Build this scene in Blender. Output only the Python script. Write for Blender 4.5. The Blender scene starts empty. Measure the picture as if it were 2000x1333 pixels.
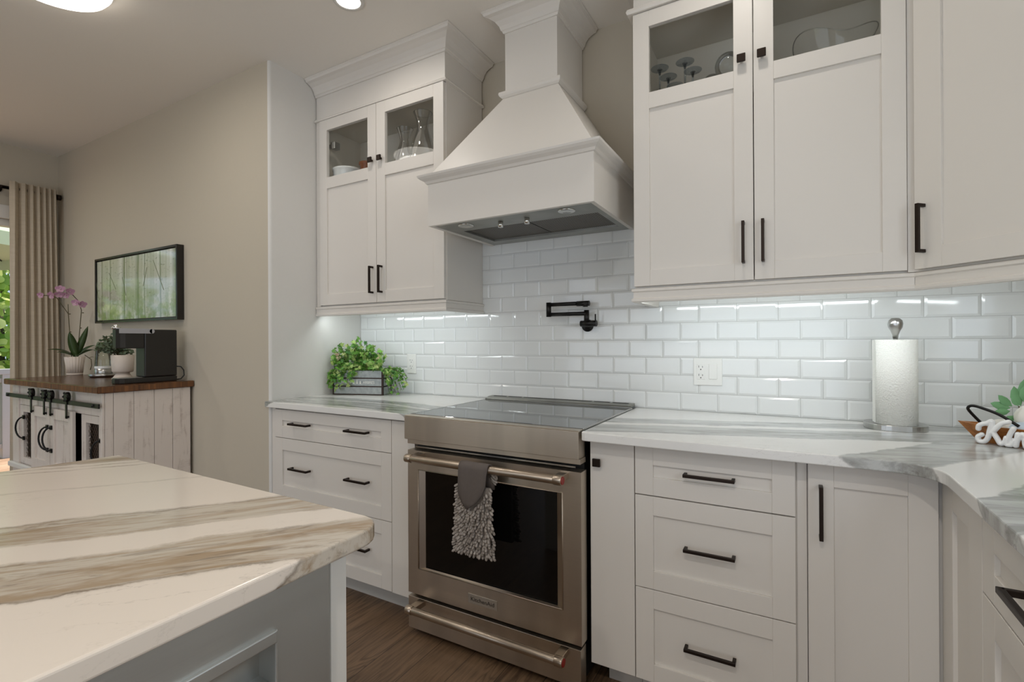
import bpy, bmesh, math, random
from mathutils import Vector, Matrix, Quaternion

SC = bpy.context.scene
COL = SC.collection
R = math.radians
PI = math.pi

# ------------------------------------------------------------------ camera
CAM_POS = Vector((1.97138, -2.27085, 1.22364))
YAW, PITCH, ROLL, FPX = 0.5169004, 0.00117397, -0.00523568, 960.0803
fw = Vector((-math.sin(YAW) * math.cos(PITCH), math.cos(YAW) * math.cos(PITCH), math.sin(PITCH)))
rt = Vector((math.cos(YAW), math.sin(YAW), 0))
up = rt.cross(fw)
r2 = rt * math.cos(ROLL) + up * math.sin(ROLL)
u2 = -rt * math.sin(ROLL) + up * math.cos(ROLL)
cam_d = bpy.data.cameras.new('camera')
cam = bpy.data.objects.new('camera', cam_d)
COL.objects.link(cam)
cam_d.sensor_width = 36.0
cam_d.lens = FPX / 2000.0 * 36.0
cam_d.clip_start = 0.02
M = Matrix((r2, u2, -fw)).transposed().to_4x4()
M.translation = CAM_POS
cam.matrix_world = M
SC.camera = cam

# ------------------------------------------------------------------ view, world, lights
SC.view_settings.view_transform = 'Standard'
SC.view_settings.look = 'None'
SC.view_settings.gamma = 1.0
SC.view_settings.use_curve_mapping = False
SC.view_settings.exposure = 0.12

CEIL = 2.735
world = bpy.data.worlds.new('daylight_sky')
SC.world = world
world.use_nodes = True
bg = world.node_tree.nodes['Background']
bg.inputs[0].default_value = (0.62, 0.78, 1.0, 1)
bg.inputs[1].default_value = 1.0

def lamp(name, kind, loc, energy, color=(1, 1, 1), rot=None, **kw):
    d = bpy.data.lights.new(name, kind)
    d.energy = energy
    d.color = color
    for k, v in kw.items():
        setattr(d, k, v)
    o = bpy.data.objects.new(name, d)
    COL.objects.link(o)
    o.location = loc
    if rot:
        o.rotation_euler = rot
    return o

lamp('sun', 'SUN', (-4, -2, 8), 5.0, (1, 0.95, 0.86), (R(-32), 0, 0), angle=R(1.5))
WARM = (1.0, 0.94, 0.86)
POTS = [(0.28, -0.74), (1.81, -0.74), (1.88, -2.95), (1.2, -4.3), (-1.6, -3.3), (-2.3, -1.9)]  # last three unseen, added as room fill; third set by the handle shadows
POT_W = [1.9, 1.9, 13, 13, 5, 5]
for (px_, py_), w_ in zip(POTS, POT_W):
    lamp('recessed_bulb', 'AREA', (px_, py_, CEIL - 0.012), w_, WARM, shape='DISK', size=0.10, spread=R(165))
lamp('flush_mount_bulb', 'AREA', (-0.63, -1.47, CEIL - 0.062), 3, WARM, shape='DISK', size=0.34)
# side window daylight, and a fill lamp added in the unseen rear opening
lamp('side_window_daylight', 'AREA', (2.955, -1.95, 1.56), 5, (0.92, 0.97, 1.0), (0, R(90), 0), shape='RECTANGLE', size=0.98, size_y=1.28)
lamp('rear_fill_panel', 'AREA', (0.6, -5.15, 1.10), 21, (1.0, 0.98, 0.95), (R(90), 0, 0), shape='RECTANGLE', size=3.6, size_y=2.1)
COOL = (0.90, 0.98, 1.0)

def srgb(r, g, b):
    f = lambda c: (c / 255 / 12.92) if c / 255 <= 0.04045 else ((c / 255 + 0.055) / 1.055) ** 2.4
    return (f(r), f(g), f(b), 1.0)

# ------------------------------------------------------------------ materials
class NT:
    def __init__(self, name):
        self.m = bpy.data.materials.new(name)
        self.m.use_nodes = True
        self.t = self.m.node_tree
        self.b = self.t.nodes['Principled BSDF']
        self.out = self.t.nodes['Material Output']
    def n(self, typ, **kw):
        nd = self.t.nodes.new(typ)
        for k, v in kw.items():
            if k.startswith('i_'):
                k2 = k[2:]
                k2 = int(k2) if k2.isdigit() else k2.replace('_', ' ')
                self.set(nd.inputs[k2], v)
            else:
                setattr(nd, k, v)
        return nd
    def set(self, inp, v):
        if hasattr(v, 'bl_idname') and hasattr(v, 'outputs'):
            self.t.links.new(v.outputs[0], inp)
        elif isinstance(v, bpy.types.NodeSocket):
            self.t.links.new(v, inp)
        else:
            inp.default_value = v
    def bs(self, **kw):
        for k, v in kw.items():
            self.set(self.b.inputs[k.replace('_', ' ')], v)
    def math(self, op, a, b=0.0, c=0.0):
        nd = self.t.nodes.new('ShaderNodeMath')
        nd.operation = op
        self.set(nd.inputs[0], a)
        self.set(nd.inputs[1], b)
        self.set(nd.inputs[2], c)
        return nd
    def mix(self, f, a, b):
        nd = self.t.nodes.new('ShaderNodeMix')
        nd.data_type = 'RGBA'
        self.set(nd.inputs[0], f)
        self.set(nd.inputs[6], a)
        self.set(nd.inputs[7], b)
        return nd.outputs[2]
    def ramp(self, f, stops, interp='LINEAR'):
        nd = self.t.nodes.new('ShaderNodeValToRGB')
        nd.color_ramp.interpolation = interp
        self.set(nd.inputs[0], f)
        el = nd.color_ramp.elements
        while len(el) > 1:
            el.remove(el[-1])
        for i, (p, c) in enumerate(stops):
            e = el[0] if i == 0 else el.new(p)
            e.position = p
            e.color = c if isinstance(c, tuple) else (c, c, c, 1)
        return nd.outputs[0]
    def pos(self):
        return self.n('ShaderNodeNewGeometry').outputs[0]
    def scale(self, v, s, rot=(0, 0, 0)):
        nd = self.n('ShaderNodeMapping')
        self.set(nd.inputs[0], v)
        nd.inputs['Scale'].default_value = s
        nd.inputs['Rotation'].default_value = rot
        return nd.outputs[0]
    def noise(self, v, sc, det=3.0, rough=0.5, dist=0.0):
        nd = self.n('ShaderNodeTexNoise')
        self.set(nd.inputs['Vector'], v)
        nd.inputs['Scale'].default_value = sc
        nd.inputs['Detail'].default_value = det
        nd.inputs['Roughness'].default_value = rough
        nd.inputs['Distortion'].default_value = dist
        return nd.outputs[0]
    def bump(self, h, strength=0.2, dist=0.01):
        nd = self.n('ShaderNodeBump')
        self.set(nd.inputs['Height'], h)
        nd.inputs['Strength'].default_value = strength
        nd.inputs['Distance'].default_value = dist
        self.t.links.new(nd.outputs[0], self.b.inputs['Normal'])

def plain(name, col, rough=0.5, metal=0.0, mottled=0.03, bump=0.0, sc=30, spec=0.5):
    k = NT(name)
    p = k.pos()
    f = k.noise(p, sc, 3)
    d = tuple(c * (1 - mottled * 2) for c in col[:3]) + (1,)
    k.bs(Base_Color=k.mix(f, d, col), Roughness=rough, Metallic=metal)
    k.b.inputs['Specular IOR Level'].default_value = spec
    if bump:
        k.bump(k.noise(p, sc * 6, 3), bump, 0.002)
    return k.m

MAT = {}
MAT['cab'] = plain('white_cabinet_paint', srgb(228, 223, 216), 0.42, mottled=0.006, sc=6)
MAT['inside'] = plain('cabinet_interior', srgb(226, 219, 206), 0.55, mottled=0.01)
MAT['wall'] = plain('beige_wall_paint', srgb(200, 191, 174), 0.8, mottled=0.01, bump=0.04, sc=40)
MAT['wall_ret'] = plain('lit_beige_wall_paint', srgb(228, 226, 222), 0.75, mottled=0.01, bump=0.04, sc=40)  # same beige paint, lightened to imitate lamp light on the return wall
MAT['ceil'] = plain('ceiling_paint', srgb(240, 235, 227), 0.9, mottled=0.01, bump=0.06, sc=60)
MAT['trim'] = plain('white_trim_paint', srgb(225, 222, 216), 0.45, mottled=0.006)
MAT['toe'] = plain('grey_toe_kick_paint', srgb(196, 193, 188), 0.5, mottled=0.01)
MAT['tile'] = plain('white_glazed_tile', srgb(232, 234, 233), 0.08, mottled=0.004, sc=4)
MAT['grout'] = plain('pale_grey_grout', srgb(196, 197, 194), 0.85, mottled=0.03)
MAT['bronze'] = plain('dark_bronze_metal', srgb(46, 36, 30), 0.38, 0.75, mottled=0.05)
MAT['black'] = plain('matte_black_metal', srgb(22, 21, 20), 0.36, 0.4, mottled=0.05)
MAT['blackplastic'] = plain('black_plastic', srgb(34, 32, 30), 0.28, mottled=0.02)
MAT['dark'] = plain('shadow_gap_black', srgb(16, 15, 14), 0.6, mottled=0.02)
MAT['blackglass'] = plain('black_oven_glass', srgb(10, 10, 10), 0.04, mottled=0.0, spec=0.4)
MAT['cooktop'] = plain('black_glass_cooktop', srgb(64, 68, 67), 0.03, mottled=0.0)
MAT['cooktop'].node_tree.nodes['Principled BSDF'].inputs['IOR'].default_value = 2.6
MAT['plate'] = plain('white_plastic_plate', srgb(238, 238, 234), 0.3, mottled=0.0)
MAT['slot'] = plain('dark_slot', srgb(40, 38, 36), 0.6, mottled=0.0)
MAT['red'] = plain('red_enamel', srgb(150, 32, 24), 0.3, mottled=0.02)
MAT['chrome'] = plain('polished_chrome', srgb(225, 225, 222), 0.12, 1.0, mottled=0.0)
MAT['satin'] = plain('satin_nickel', srgb(190, 190, 188), 0.28, 1.0, mottled=0.02)
MAT['whiteceramic'] = plain('white_ceramic', srgb(235, 236, 234), 0.15, mottled=0.0)
MAT['greyplastic'] = plain('grey_plastic', srgb(168, 168, 172), 0.4, mottled=0.01)
MAT['signwhite'] = plain('white_painted_wood', srgb(238, 238, 238), 0.5, mottled=0.01)
MAT['gourd'] = plain('white_fabric_gourd', srgb(236, 232, 224), 0.7, mottled=0.03, bump=0.1)
MAT['bluegrey'] = plain('pale_blue_grey_ceramic', srgb(196, 208, 220), 0.4, mottled=0.02)
MAT['twine'] = plain('brown_twine', srgb(110, 88, 66), 0.8, mottled=0.1)
MAT['greenleaf'] = plain('soft_green_leaf', srgb(120, 172, 120), 0.5, mottled=0.12, sc=80)
MAT['orchidleaf'] = plain('dark_orchid_leaf', srgb(62, 84, 40), 0.35, mottled=0.1)
MAT['stem'] = plain('brown_green_stem', srgb(84, 76, 46), 0.5, mottled=0.1)
MAT['greyleaf'] = plain('grey_green_leaf', srgb(104, 120, 92), 0.55, mottled=0.15, sc=60)
MAT['soil'] = plain('dark_soil', srgb(50, 40, 32), 0.9, mottled=0.3, bump=0.4)
MAT['potwhite'] = plain('matte_white_pot', srgb(222, 210, 198), 0.5, mottled=0.01)
MAT['terracotta'] = plain('brown_glazed_bowl', srgb(140, 78, 40), 0.35, mottled=0.05)
MAT['deckrail'] = plain('grey_blue_rail_paint', srgb(186, 186, 190), 0.5, mottled=0.02)
MAT['bark'] = plain('tree_bark', srgb(92, 80, 66), 0.9, mottled=0.2)
MAT['canopy'] = plain('pale_green_canvas', srgb(190, 202, 170), 0.8, mottled=0.03)
MAT['badge'] = plain('badge_silver', srgb(176, 168, 158), 0.35, 0.6, mottled=0.02)
MAT['lettering'] = plain('dark_lettering', srgb(38, 32, 28), 0.5, mottled=0.0)
MAT['whiteletter'] = plain('white_lettering', srgb(226, 226, 218), 0.6, mottled=0.0)
MAT['fabric'] = plain('grey_brown_cotton', srgb(104, 96, 92), 0.9, mottled=0.08, bump=0.2, sc=90)

def emit(name, col, s):
    k = NT(name)
    k.bs(Base_Color=col, Emission_Color=col, Emission_Strength=s)
    return k.m
MAT['lampglow'] = emit('glowing_lamp_lens', (1, 0.96, 0.90, 1), 3.2)
MAT['diffuser'] = emit('glowing_opal_diffuser', (1, 0.95, 0.88, 1), 4.5)
MAT['ledglow'] = emit('glowing_led', (0.92, 0.98, 1, 1), 7.0)

def steel(name, col, axis, rough=0.28, amp=0.35):
    k = NT(name)
    p = k.pos()
    s = [90, 90, 90]
    s[axis] = 1.2
    f = k.noise(k.scale(p, tuple(s)), 6, 4, 0.6)
    broad = k.noise(k.scale(p, (5, 5, 0.6) if axis != 0 else (4, 4, 0.8)), 1.4, 2)
    dk = tuple(c * 0.82 for c in col[:3]) + (1,)
    sheen = k.noise(k.scale(p, (9, 9, 0.4) if axis == 0 else (3, 3, 3)), 1.0, 2)  # sheen variation of the steel painted into its base colour
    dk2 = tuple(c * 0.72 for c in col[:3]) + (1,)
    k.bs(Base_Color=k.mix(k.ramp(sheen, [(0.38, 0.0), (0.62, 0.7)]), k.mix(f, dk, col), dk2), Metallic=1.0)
    rr = k.math('MULTIPLY_ADD', f, 0.12, rough)
    k.bs(Roughness=k.math('MULTIPLY_ADD', broad, 0.08, rr))
    k.bump(f, amp * 0.15, 0.001)
    return k.m
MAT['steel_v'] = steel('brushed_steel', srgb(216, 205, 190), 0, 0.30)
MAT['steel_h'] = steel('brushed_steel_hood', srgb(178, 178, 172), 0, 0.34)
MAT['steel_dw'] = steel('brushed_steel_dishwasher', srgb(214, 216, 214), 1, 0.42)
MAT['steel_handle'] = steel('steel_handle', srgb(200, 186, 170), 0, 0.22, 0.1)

def filter_mat():
    k = NT('hood_filter_mesh')
    p = k.pos()
    w = k.n('ShaderNodeTexWave', wave_type='BANDS', bands_direction='X')
    k.set(w.inputs['Vector'], p)
    w.inputs['Scale'].default_value = 32
    w2 = k.n('ShaderNodeTexWave', wave_type='BANDS', bands_direction='Y')
    k.set(w2.inputs['Vector'], p)
    w2.inputs['Scale'].default_value = 22
    f = k.math('MULTIPLY', w.outputs[1], k.math('MULTIPLY_ADD', w2.outputs[1], 0.5, 0.5))
    k.bs(Base_Color=k.mix(f, srgb(26, 22, 18), srgb(150, 142, 130)), Metallic=0.7, Roughness=0.4)
    k.bump(f, 0.6, 0.004)
    return k.m
MAT['filter'] = filter_mat()

def thin_glass(name, tint=(1, 1, 1, 1), refl=1.0, edge=0.0):
    k = NT(name)
    tr = k.n('ShaderNodeBsdfTransparent')
    gl = k.n('ShaderNodeBsdfGlossy')
    gl.inputs['Roughness'].default_value = 0.02
    lw = k.n('ShaderNodeLayerWeight')
    lw.inputs[0].default_value = 0.35
    fr = k.math('MULTIPLY', lw.outputs[0], refl)
    if edge:
        e = k.math('POWER', lw.outputs[1], 2.5)
        dk = tuple(c * (1 - edge) for c in tint[:3]) + (1,)
        k.t.links.new(k.mix(e, tint, dk), tr.inputs[0])
    else:
        tr.inputs[0].default_value = tint
    mx = k.n('ShaderNodeMixShader')
    k.t.links.new(fr.outputs[0], mx.inputs[0])
    k.t.links.new(tr.outputs[0], mx.inputs[1])
    k.t.links.new(gl.outputs[0], mx.inputs[2])
    k.t.links.new(mx.outputs[0], k.out.inputs[0])
    return k.m
MAT['pane'] = thin_glass('clear_pane', (0.98, 0.985, 0.98, 1), 0.05)
MAT['glass'] = thin_glass('clear_glassware', (0.985, 0.99, 0.985, 1), 0.7, 0.15)
MAT['blueglass'] = thin_glass('blue_tinted_glass', (0.90, 0.94, 0.98, 1), 0.45, 0.22)
MAT['greenglass'] = thin_glass('pale_carafe_glass', (0.86, 0.88, 0.82, 1), 0.9, 0.35)

def marble(name, systems, base, light, vein, linecol, vscale):
    """systems: list of (dirx, diry, quad, bands[(u0,u1,edge0,edge1)], limit) in plan metres"""
    k = NT(name)
    p = k.pos()
    sep = k.n('ShaderNodeSeparateXYZ')
    k.set(sep.inputs[0], p)
    X, Y, Z = sep.outputs
    warp1 = k.math('MULTIPLY_ADD', k.noise(p, 5.0, 2), 0.05, -0.025)
    warp2 = k.math('MULTIPLY_ADD', k.noise(p, 38.0, 4, 0.65), 0.022, -0.011)
    wz = k.math('ADD', warp1, warp2)
    total = None
    lines = None
    U = None
    for (dx, dy, quad, bands, lim) in systems:
        u = k.math('ADD', k.math('MULTIPLY', X, dx), k.math('MULTIPLY', Y, dy))
        if quad:
            q = k.math('SUBTRACT', X, quad[1])
            u = k.math('ADD', u, k.math('MULTIPLY', k.math('MULTIPLY', q, q), quad[0]))
        u = k.math('ADD', u, wz)
        u = k.math('ADD', u, k.math('MULTIPLY', k.math('SUBTRACT', Z, 0.914), 0.9))
        lo = min(b[0] for b in bands) - 0.1
        hi = max(b[1] for b in bands) + 0.1
        t = k.math('DIVIDE', k.math('SUBTRACT', u, lo), hi - lo)
        w = hi - lo
        st, ln = [(0.0, 0.0)], [(0.0, 0.0)]
        for (a, b, ea, eb) in bands:
            if b - a > 0.012:
                st += [((a - .003 - lo) / w, 0.0), ((a + .003 - lo) / w, 1.0), ((b - .006 - lo) / w, 1.0), ((b + .006 - lo) / w, 0.0)]
            for e, s in ((a, ea), (b, eb)):
                if s > 0:
                    ln += [((e - .0045 - lo) / w, 0.0), ((e - lo) / w, s), ((e + .007 - lo) / w, 0.0)]
        st.sort(key=lambda q: q[0])
        ln.sort(key=lambda q: q[0])
        mk = k.ramp(t, st[:31])
        lk = k.ramp(t, ln[:31])
        if lim:
            v = k.math('ADD', k.math('MULTIPLY', X, lim[0]), k.math('MULTIPLY', Y, lim[1]))
            g = k.math('LESS_THAN', v, lim[2]) if lim[3] < 0 else k.math('GREATER_THAN', v, lim[2])
            mk = k.math('MULTIPLY', mk, g).outputs[0]
            lk = k.math('MULTIPLY', lk, g).outputs[0]
        total = mk if total is None else k.math('MAXIMUM', total, mk).outputs[0]
        lines = lk if lines is None else k.math('MAXIMUM', lines, lk).outputs[0]
    ang = math.atan2(systems[0][1], systems[0][0])
    q = k.scale(p, (1, 1, 1), (0, 0, -ang))
    st1 = k.noise(k.scale(q, (26, 3.2, 14)), vscale, 5, 0.7, 0.6)
    st2 = k.noise(k.scale(q, (9, 1.6, 9)), vscale, 3, 0.6)
    f1 = k.ramp(st1, [(0.40, 0.0), (0.58, 1.0)])
    f2 = k.ramp(st2, [(0.38, 0.0), (0.66, 1.0)])
    band = k.mix(f1, vein, light)
    band = k.mix(k.math('MULTIPLY', f2, 0.4), band, light)
    st3 = k.noise(k.scale(q, (40, 7, 40)), vscale, 5, 0.7, 0.8)
    band = k.mix(k.ramp(st3, [(0.30, 0.55), (0.44, 0.0)]), band, linecol)
    cl = k.noise(q, 2.5, 4, 0.6)
    bas = k.mix(k.math('MULTIPLY', cl, 0.25), base, light)
    crack = k.noise(k.scale(q, (7, 2.2, 7)), 2.2, 5, 0.62)
    cm = k.math('ABSOLUTE', k.math('SUBTRACT', crack, 0.5))
    cr = k.ramp(cm, [(0.0, 0.22), (0.006, 0.0)])
    cmask = k.ramp(k.noise(p, 2.4, 2), [(0.5, 0.0), (0.62, 1.0)])
    bas = k.mix(k.math('MULTIPLY', cr, cmask), bas, linecol)
    col = k.mix(total, bas, band)
    lnf = k.math('MULTIPLY', lines, k.ramp(k.noise(p, 14, 3), [(0.35, 0.25), (0.6, 1.0)]))
    col = k.mix(lnf, col, linecol)
    k.bs(Base_Color=col, Roughness=0.16)
    return k.m
MAT['marble_island'] = marble('island_quartz', [(0.788, -0.616, None,
    [(1.29, 1.355, 0.0, 0.5), (1.385, 1.386, 0.8, 0), (1.425, 1.426, 0.6, 0), (1.62, 1.621, 0.45, 0.0), (1.855, 1.965, 0.9, 0.45), (2.05, 2.177, 0.15, 0.85), (2.62, 2.72, 0.4, 0.6)], None)],
    srgb(238, 227, 215), srgb(206, 196, 182), srgb(158, 132, 100), srgb(98, 80, 62), 1.0)
MAT['marble_right'] = marble('right_counter_quartz', [
    (-0.292, 0.956, None, [(-0.83, -0.725, 0.15, 0.5), (-1.03, -0.88, 0.5, 0.2)], (0.788, -0.616, 2.07, -1)),
    (0.788, -0.616, None, [(2.07, 2.24, 0.2, 0.4), (2.41, 2.54, 0.5, 0.5)], None)],
    srgb(240, 239, 236), srgb(196, 198, 196), srgb(142, 142, 138), srgb(84, 76, 70), 1.0)
MAT['marble_left'] = marble('left_counter_quartz', [
    (0.0, 1.0, (0.3, 0.05), [(-0.425, -0.335, 0.2, 0.4), (-0.600, -0.445, 0.6, 0.2)], None)],
    srgb(240, 239, 236), srgb(192, 195, 192), srgb(126, 128, 124), srgb(80, 74, 68), 1.0)

def wood_floor():
    k = NT('brown_oak_planks')
    p = k.pos()
    sep = k.n('ShaderNodeSeparateXYZ')
    k.set(sep.inputs[0], p)
    cmb = k.n('ShaderNodeCombineXYZ')
    k.set(cmb.inputs[0], sep.outputs[1])
    k.set(cmb.inputs[1], k.math('ADD', sep.outputs[0], 0.05))
    br = k.n('ShaderNodeTexBrick')
    br.offset = 0.41
    k.set(br.inputs['Vector'], cmb.outputs[0])
    br.inputs['Color1'].default_value = (0.35, 0.35, 0.35, 1)
    br.inputs['Color2'].default_value = (0.65, 0.65, 0.65, 1)
    br.inputs['Mortar'].default_value = (0, 0, 0, 1)
    br.inputs['Scale'].default_value = 1.0
    br.inputs['Mortar Size'].default_value = 0.0012
    br.inputs['Brick Width'].default_value = 1.1
    br.inputs['Row Height'].default_value = 0.155
    off = k.n('ShaderNodeVectorMath', operation='ADD')
    k.set(off.inputs[0], p)
    sc2 = k.n('ShaderNodeVectorMath', operation='SCALE')
    k.set(sc2.inputs[0], br.outputs[0])
    sc2.inputs['Scale'].default_value = 9.0
    k.set(off.inputs[1], sc2.outputs[0])
    q = k.scale(off.outputs[0], (9, 1.1, 1))
    g1 = k.noise(k.scale(off.outputs[0], (11, 1.3, 1)), 1.0, 2, 0.5, 0.35)
    gg = k.math('FRACT', k.math('MULTIPLY', g1, 13.0))
    vein = k.ramp(k.math('ABSOLUTE', k.math('SUBTRACT', gg, 0.5)), [(0.0, 1.0), (0.10, 0.55), (0.24, 0.0)])
    patch = k.ramp(k.noise(k.scale(off.outputs[0], (5, 1.0, 1)), 1.3, 2), [(0.40, 0.15), (0.60, 1.0)])
    vein = k.math('MULTIPLY', vein, patch)
    fine = k.noise(k.scale(p, (120, 6, 1)), 1.0, 4, 0.65)
    tone = k.noise(q, 1.2, 3)
    c = k.mix(tone, srgb(98, 76, 56), srgb(150, 122, 96))
    c = k.mix(k.math('MULTIPLY', vein, 0.7), c, srgb(58, 42, 32))
    c = k.mix(k.math('MULTIPLY', k.math('SUBTRACT', br.outputs[0], 0.35), 1.6), c, srgb(112, 88, 66))
    c = k.mix(k.math('MULTIPLY', k.ramp(fine, [(0.35, 1.0), (0.55, 0.0)]), 0.45), c, srgb(58, 42, 30))
    c = k.mix(k.ramp(br.outputs['Fac'], [(0.0, 0.0), (1.0, 1.0)]), c, srgb(30, 22, 16))
    k.bs(Base_Color=c, Roughness=0.42)
    k.bump(fine, 0.15, 0.002)
    return k.m
MAT['floor'] = wood_floor()

def wood(name, dark, lite, axis, rough=0.45, sc=1.0, streak=30):
    k = NT(name)
    p = k.pos()
    s = [streak, streak, streak]
    s[axis] = 1.6
    f = k.noise(k.scale(p, tuple(s)), sc, 5, 0.65, 0.4)
    g = k.noise(p, 3.0, 3)
    c = k.mix(k.ramp(f, [(0.3, 0.0), (0.68, 1.0)]), dark, lite)
    k.bs(Base_Color=k.mix(k.math('MULTIPLY', g, 0.3), c, dark), Roughness=rough)
    k.bump(f, 0.25, 0.002)
    return k.m
MAT['walnut'] = wood('dark_walnut_top', srgb(58, 36, 22), srgb(112, 74, 46), 0, 0.22)
MAT['walnut_edge'] = wood('rough_walnut_edge', srgb(64, 38, 20), srgb(140, 92, 50), 2, 0.6, 1.0, 60)
MAT['acacia'] = wood('warm_acacia', srgb(128, 74, 28), srgb(196, 128, 60), 0, 0.4, 1.0, 60)
MAT['deck'] = wood('deck_boards', srgb(168, 128, 100), srgb(220, 186, 158), 1, 0.7, 1.0, 14)

def whitewash(name, axis):
    k = NT(name)
    p = k.pos()
    s = [34, 34, 34]
    s[axis] = 2.2
    f = k.noise(k.scale(p, tuple(s)), 1.0, 5, 0.7, 0.5)
    blot = k.noise(p, 9.0, 4, 0.65)
    saw = k.n('ShaderNodeTexWave', wave_type='BANDS', bands_direction='Z')
    k.set(saw.inputs['Vector'], p)
    saw.inputs['Scale'].default_value = 38
    saw.inputs['Distortion'].default_value = 2.5
    m = k.math('MULTIPLY', k.ramp(f, [(0.28, 1.0), (0.46, 0.0)]), k.ramp(blot, [(0.42, 0.1), (0.62, 1.0)]))
    m2 = k.math('MULTIPLY', k.ramp(saw.outputs[1], [(0.0, 0.6), (0.35, 0.0)]), k.ramp(blot, [(0.56, 0.0), (0.66, 1.0)]))
    c = k.mix(m, srgb(222, 212, 204), srgb(150, 128, 116))
    c = k.mix(m2, c, srgb(142, 122, 110))
    k.bs(Base_Color=c, Roughness=0.42)
    k.bump(f, 0.15, 0.002)
    return k.m
MAT['whitewash'] = whitewash('whitewashed_planks', 2)
MAT['mesh'] = plain('rusty_wire_mesh', srgb(96, 78, 60), 0.5, 0.3, mottled=0.1)
MAT['backdark'] = plain('dark_brown_recess', srgb(44, 32, 26), 0.7)

def galvanized():
    k = NT('galvanized_metal')
    p = k.pos()
    v = k.n('ShaderNodeTexVoronoi')
    k.set(v.inputs['Vector'], p)
    v.inputs['Scale'].default_value = 130
    n = k.noise(p, 60, 4)
    c = k.mix(v.outputs[1] if False else n, srgb(128, 134, 134), srgb(186, 190, 188))
    k.bs(Base_Color=c, Metallic=0.45, Roughness=0.45)
    return k.m
MAT['galv'] = galvanized()
MAT['rust'] = plain('rusted_brown_metal', srgb(66, 50, 44), 0.6, 0.3, mottled=0.25, sc=90)

def leafy(name, a, b, c3=None):
    k = NT(name)
    g = k.n('ShaderNodeNewGeometry')
    f = g.outputs['Random Per Island']
    stops = [(0.0, a), (0.6, b)] + ([(1.0, c3)] if c3 else [])
    col = k.ramp(f, stops)
    k.bs(Base_Color=col, Roughness=0.45)
    k.b.inputs['Subsurface Weight'].default_value = 0.0
    tr = k.n('ShaderNodeBsdfTranslucent')
    k.t.links.new(col, tr.inputs[0])
    mx = k.n('ShaderNodeMixShader')
    mx.inputs[0].default_value = 0.3
    k.t.links.new(k.b.outputs[0], mx.inputs[1])
    k.t.links.new(tr.outputs[0], mx.inputs[2])
    k.t.links.new(mx.outputs[0], k.out.inputs[0])
    return k.m
MAT['ivy'] = leafy('ivy_leaf', srgb(66, 122, 50), srgb(122, 178, 70), srgb(204, 218, 140))
MAT['tree'] = leafy('sunlit_tree_leaf', srgb(120, 160, 62), srgb(176, 200, 92), srgb(226, 230, 150))
MAT['pink'] = leafy('pink_petal', srgb(178, 120, 158), srgb(206, 160, 186), srgb(232, 206, 214))
MAT['blush'] = leafy('blush_blossom', srgb(226, 196, 176), srgb(236, 214, 196))

def curtain_mat():
    k = NT('taupe_linen')
    p = k.pos()
    a = k.noise(k.scale(p, (200, 200, 8)), 1.0, 3)
    b = k.noise(k.scale(p, (10, 10, 260)), 1.0, 3)
    f = k.math('MULTIPLY', k.math('ADD', a, b), 0.5)
    k.bs(Base_Color=k.mix(f, srgb(174, 160, 140), srgb(220, 208, 188)), Roughness=0.95)
    return k.m
MAT['curtain'] = curtain_mat()

def paper_mat():
    k = NT('quilted_paper')
    p = k.pos()
    v = k.n('ShaderNodeTexVoronoi')
    k.set(v.inputs['Vector'], p)
    v.inputs['Scale'].default_value = 210
    k.bs(Base_Color=srgb(244, 244, 238), Roughness=0.9)
    k.bump(v.outputs[0], 0.55, 0.003)
    return k.m
MAT['paper'] = paper_mat()

def chenille_mat():
    k = NT('grey_chenille')
    g = k.n('ShaderNodeNewGeometry')
    k.bs(Base_Color=k.ramp(g.outputs['Random Per Island'], [(0, srgb(134, 126, 120)), (1, srgb(180, 172, 166))]), Roughness=0.95)
    return k.m
MAT['chenille'] = chenille_mat()

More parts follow.
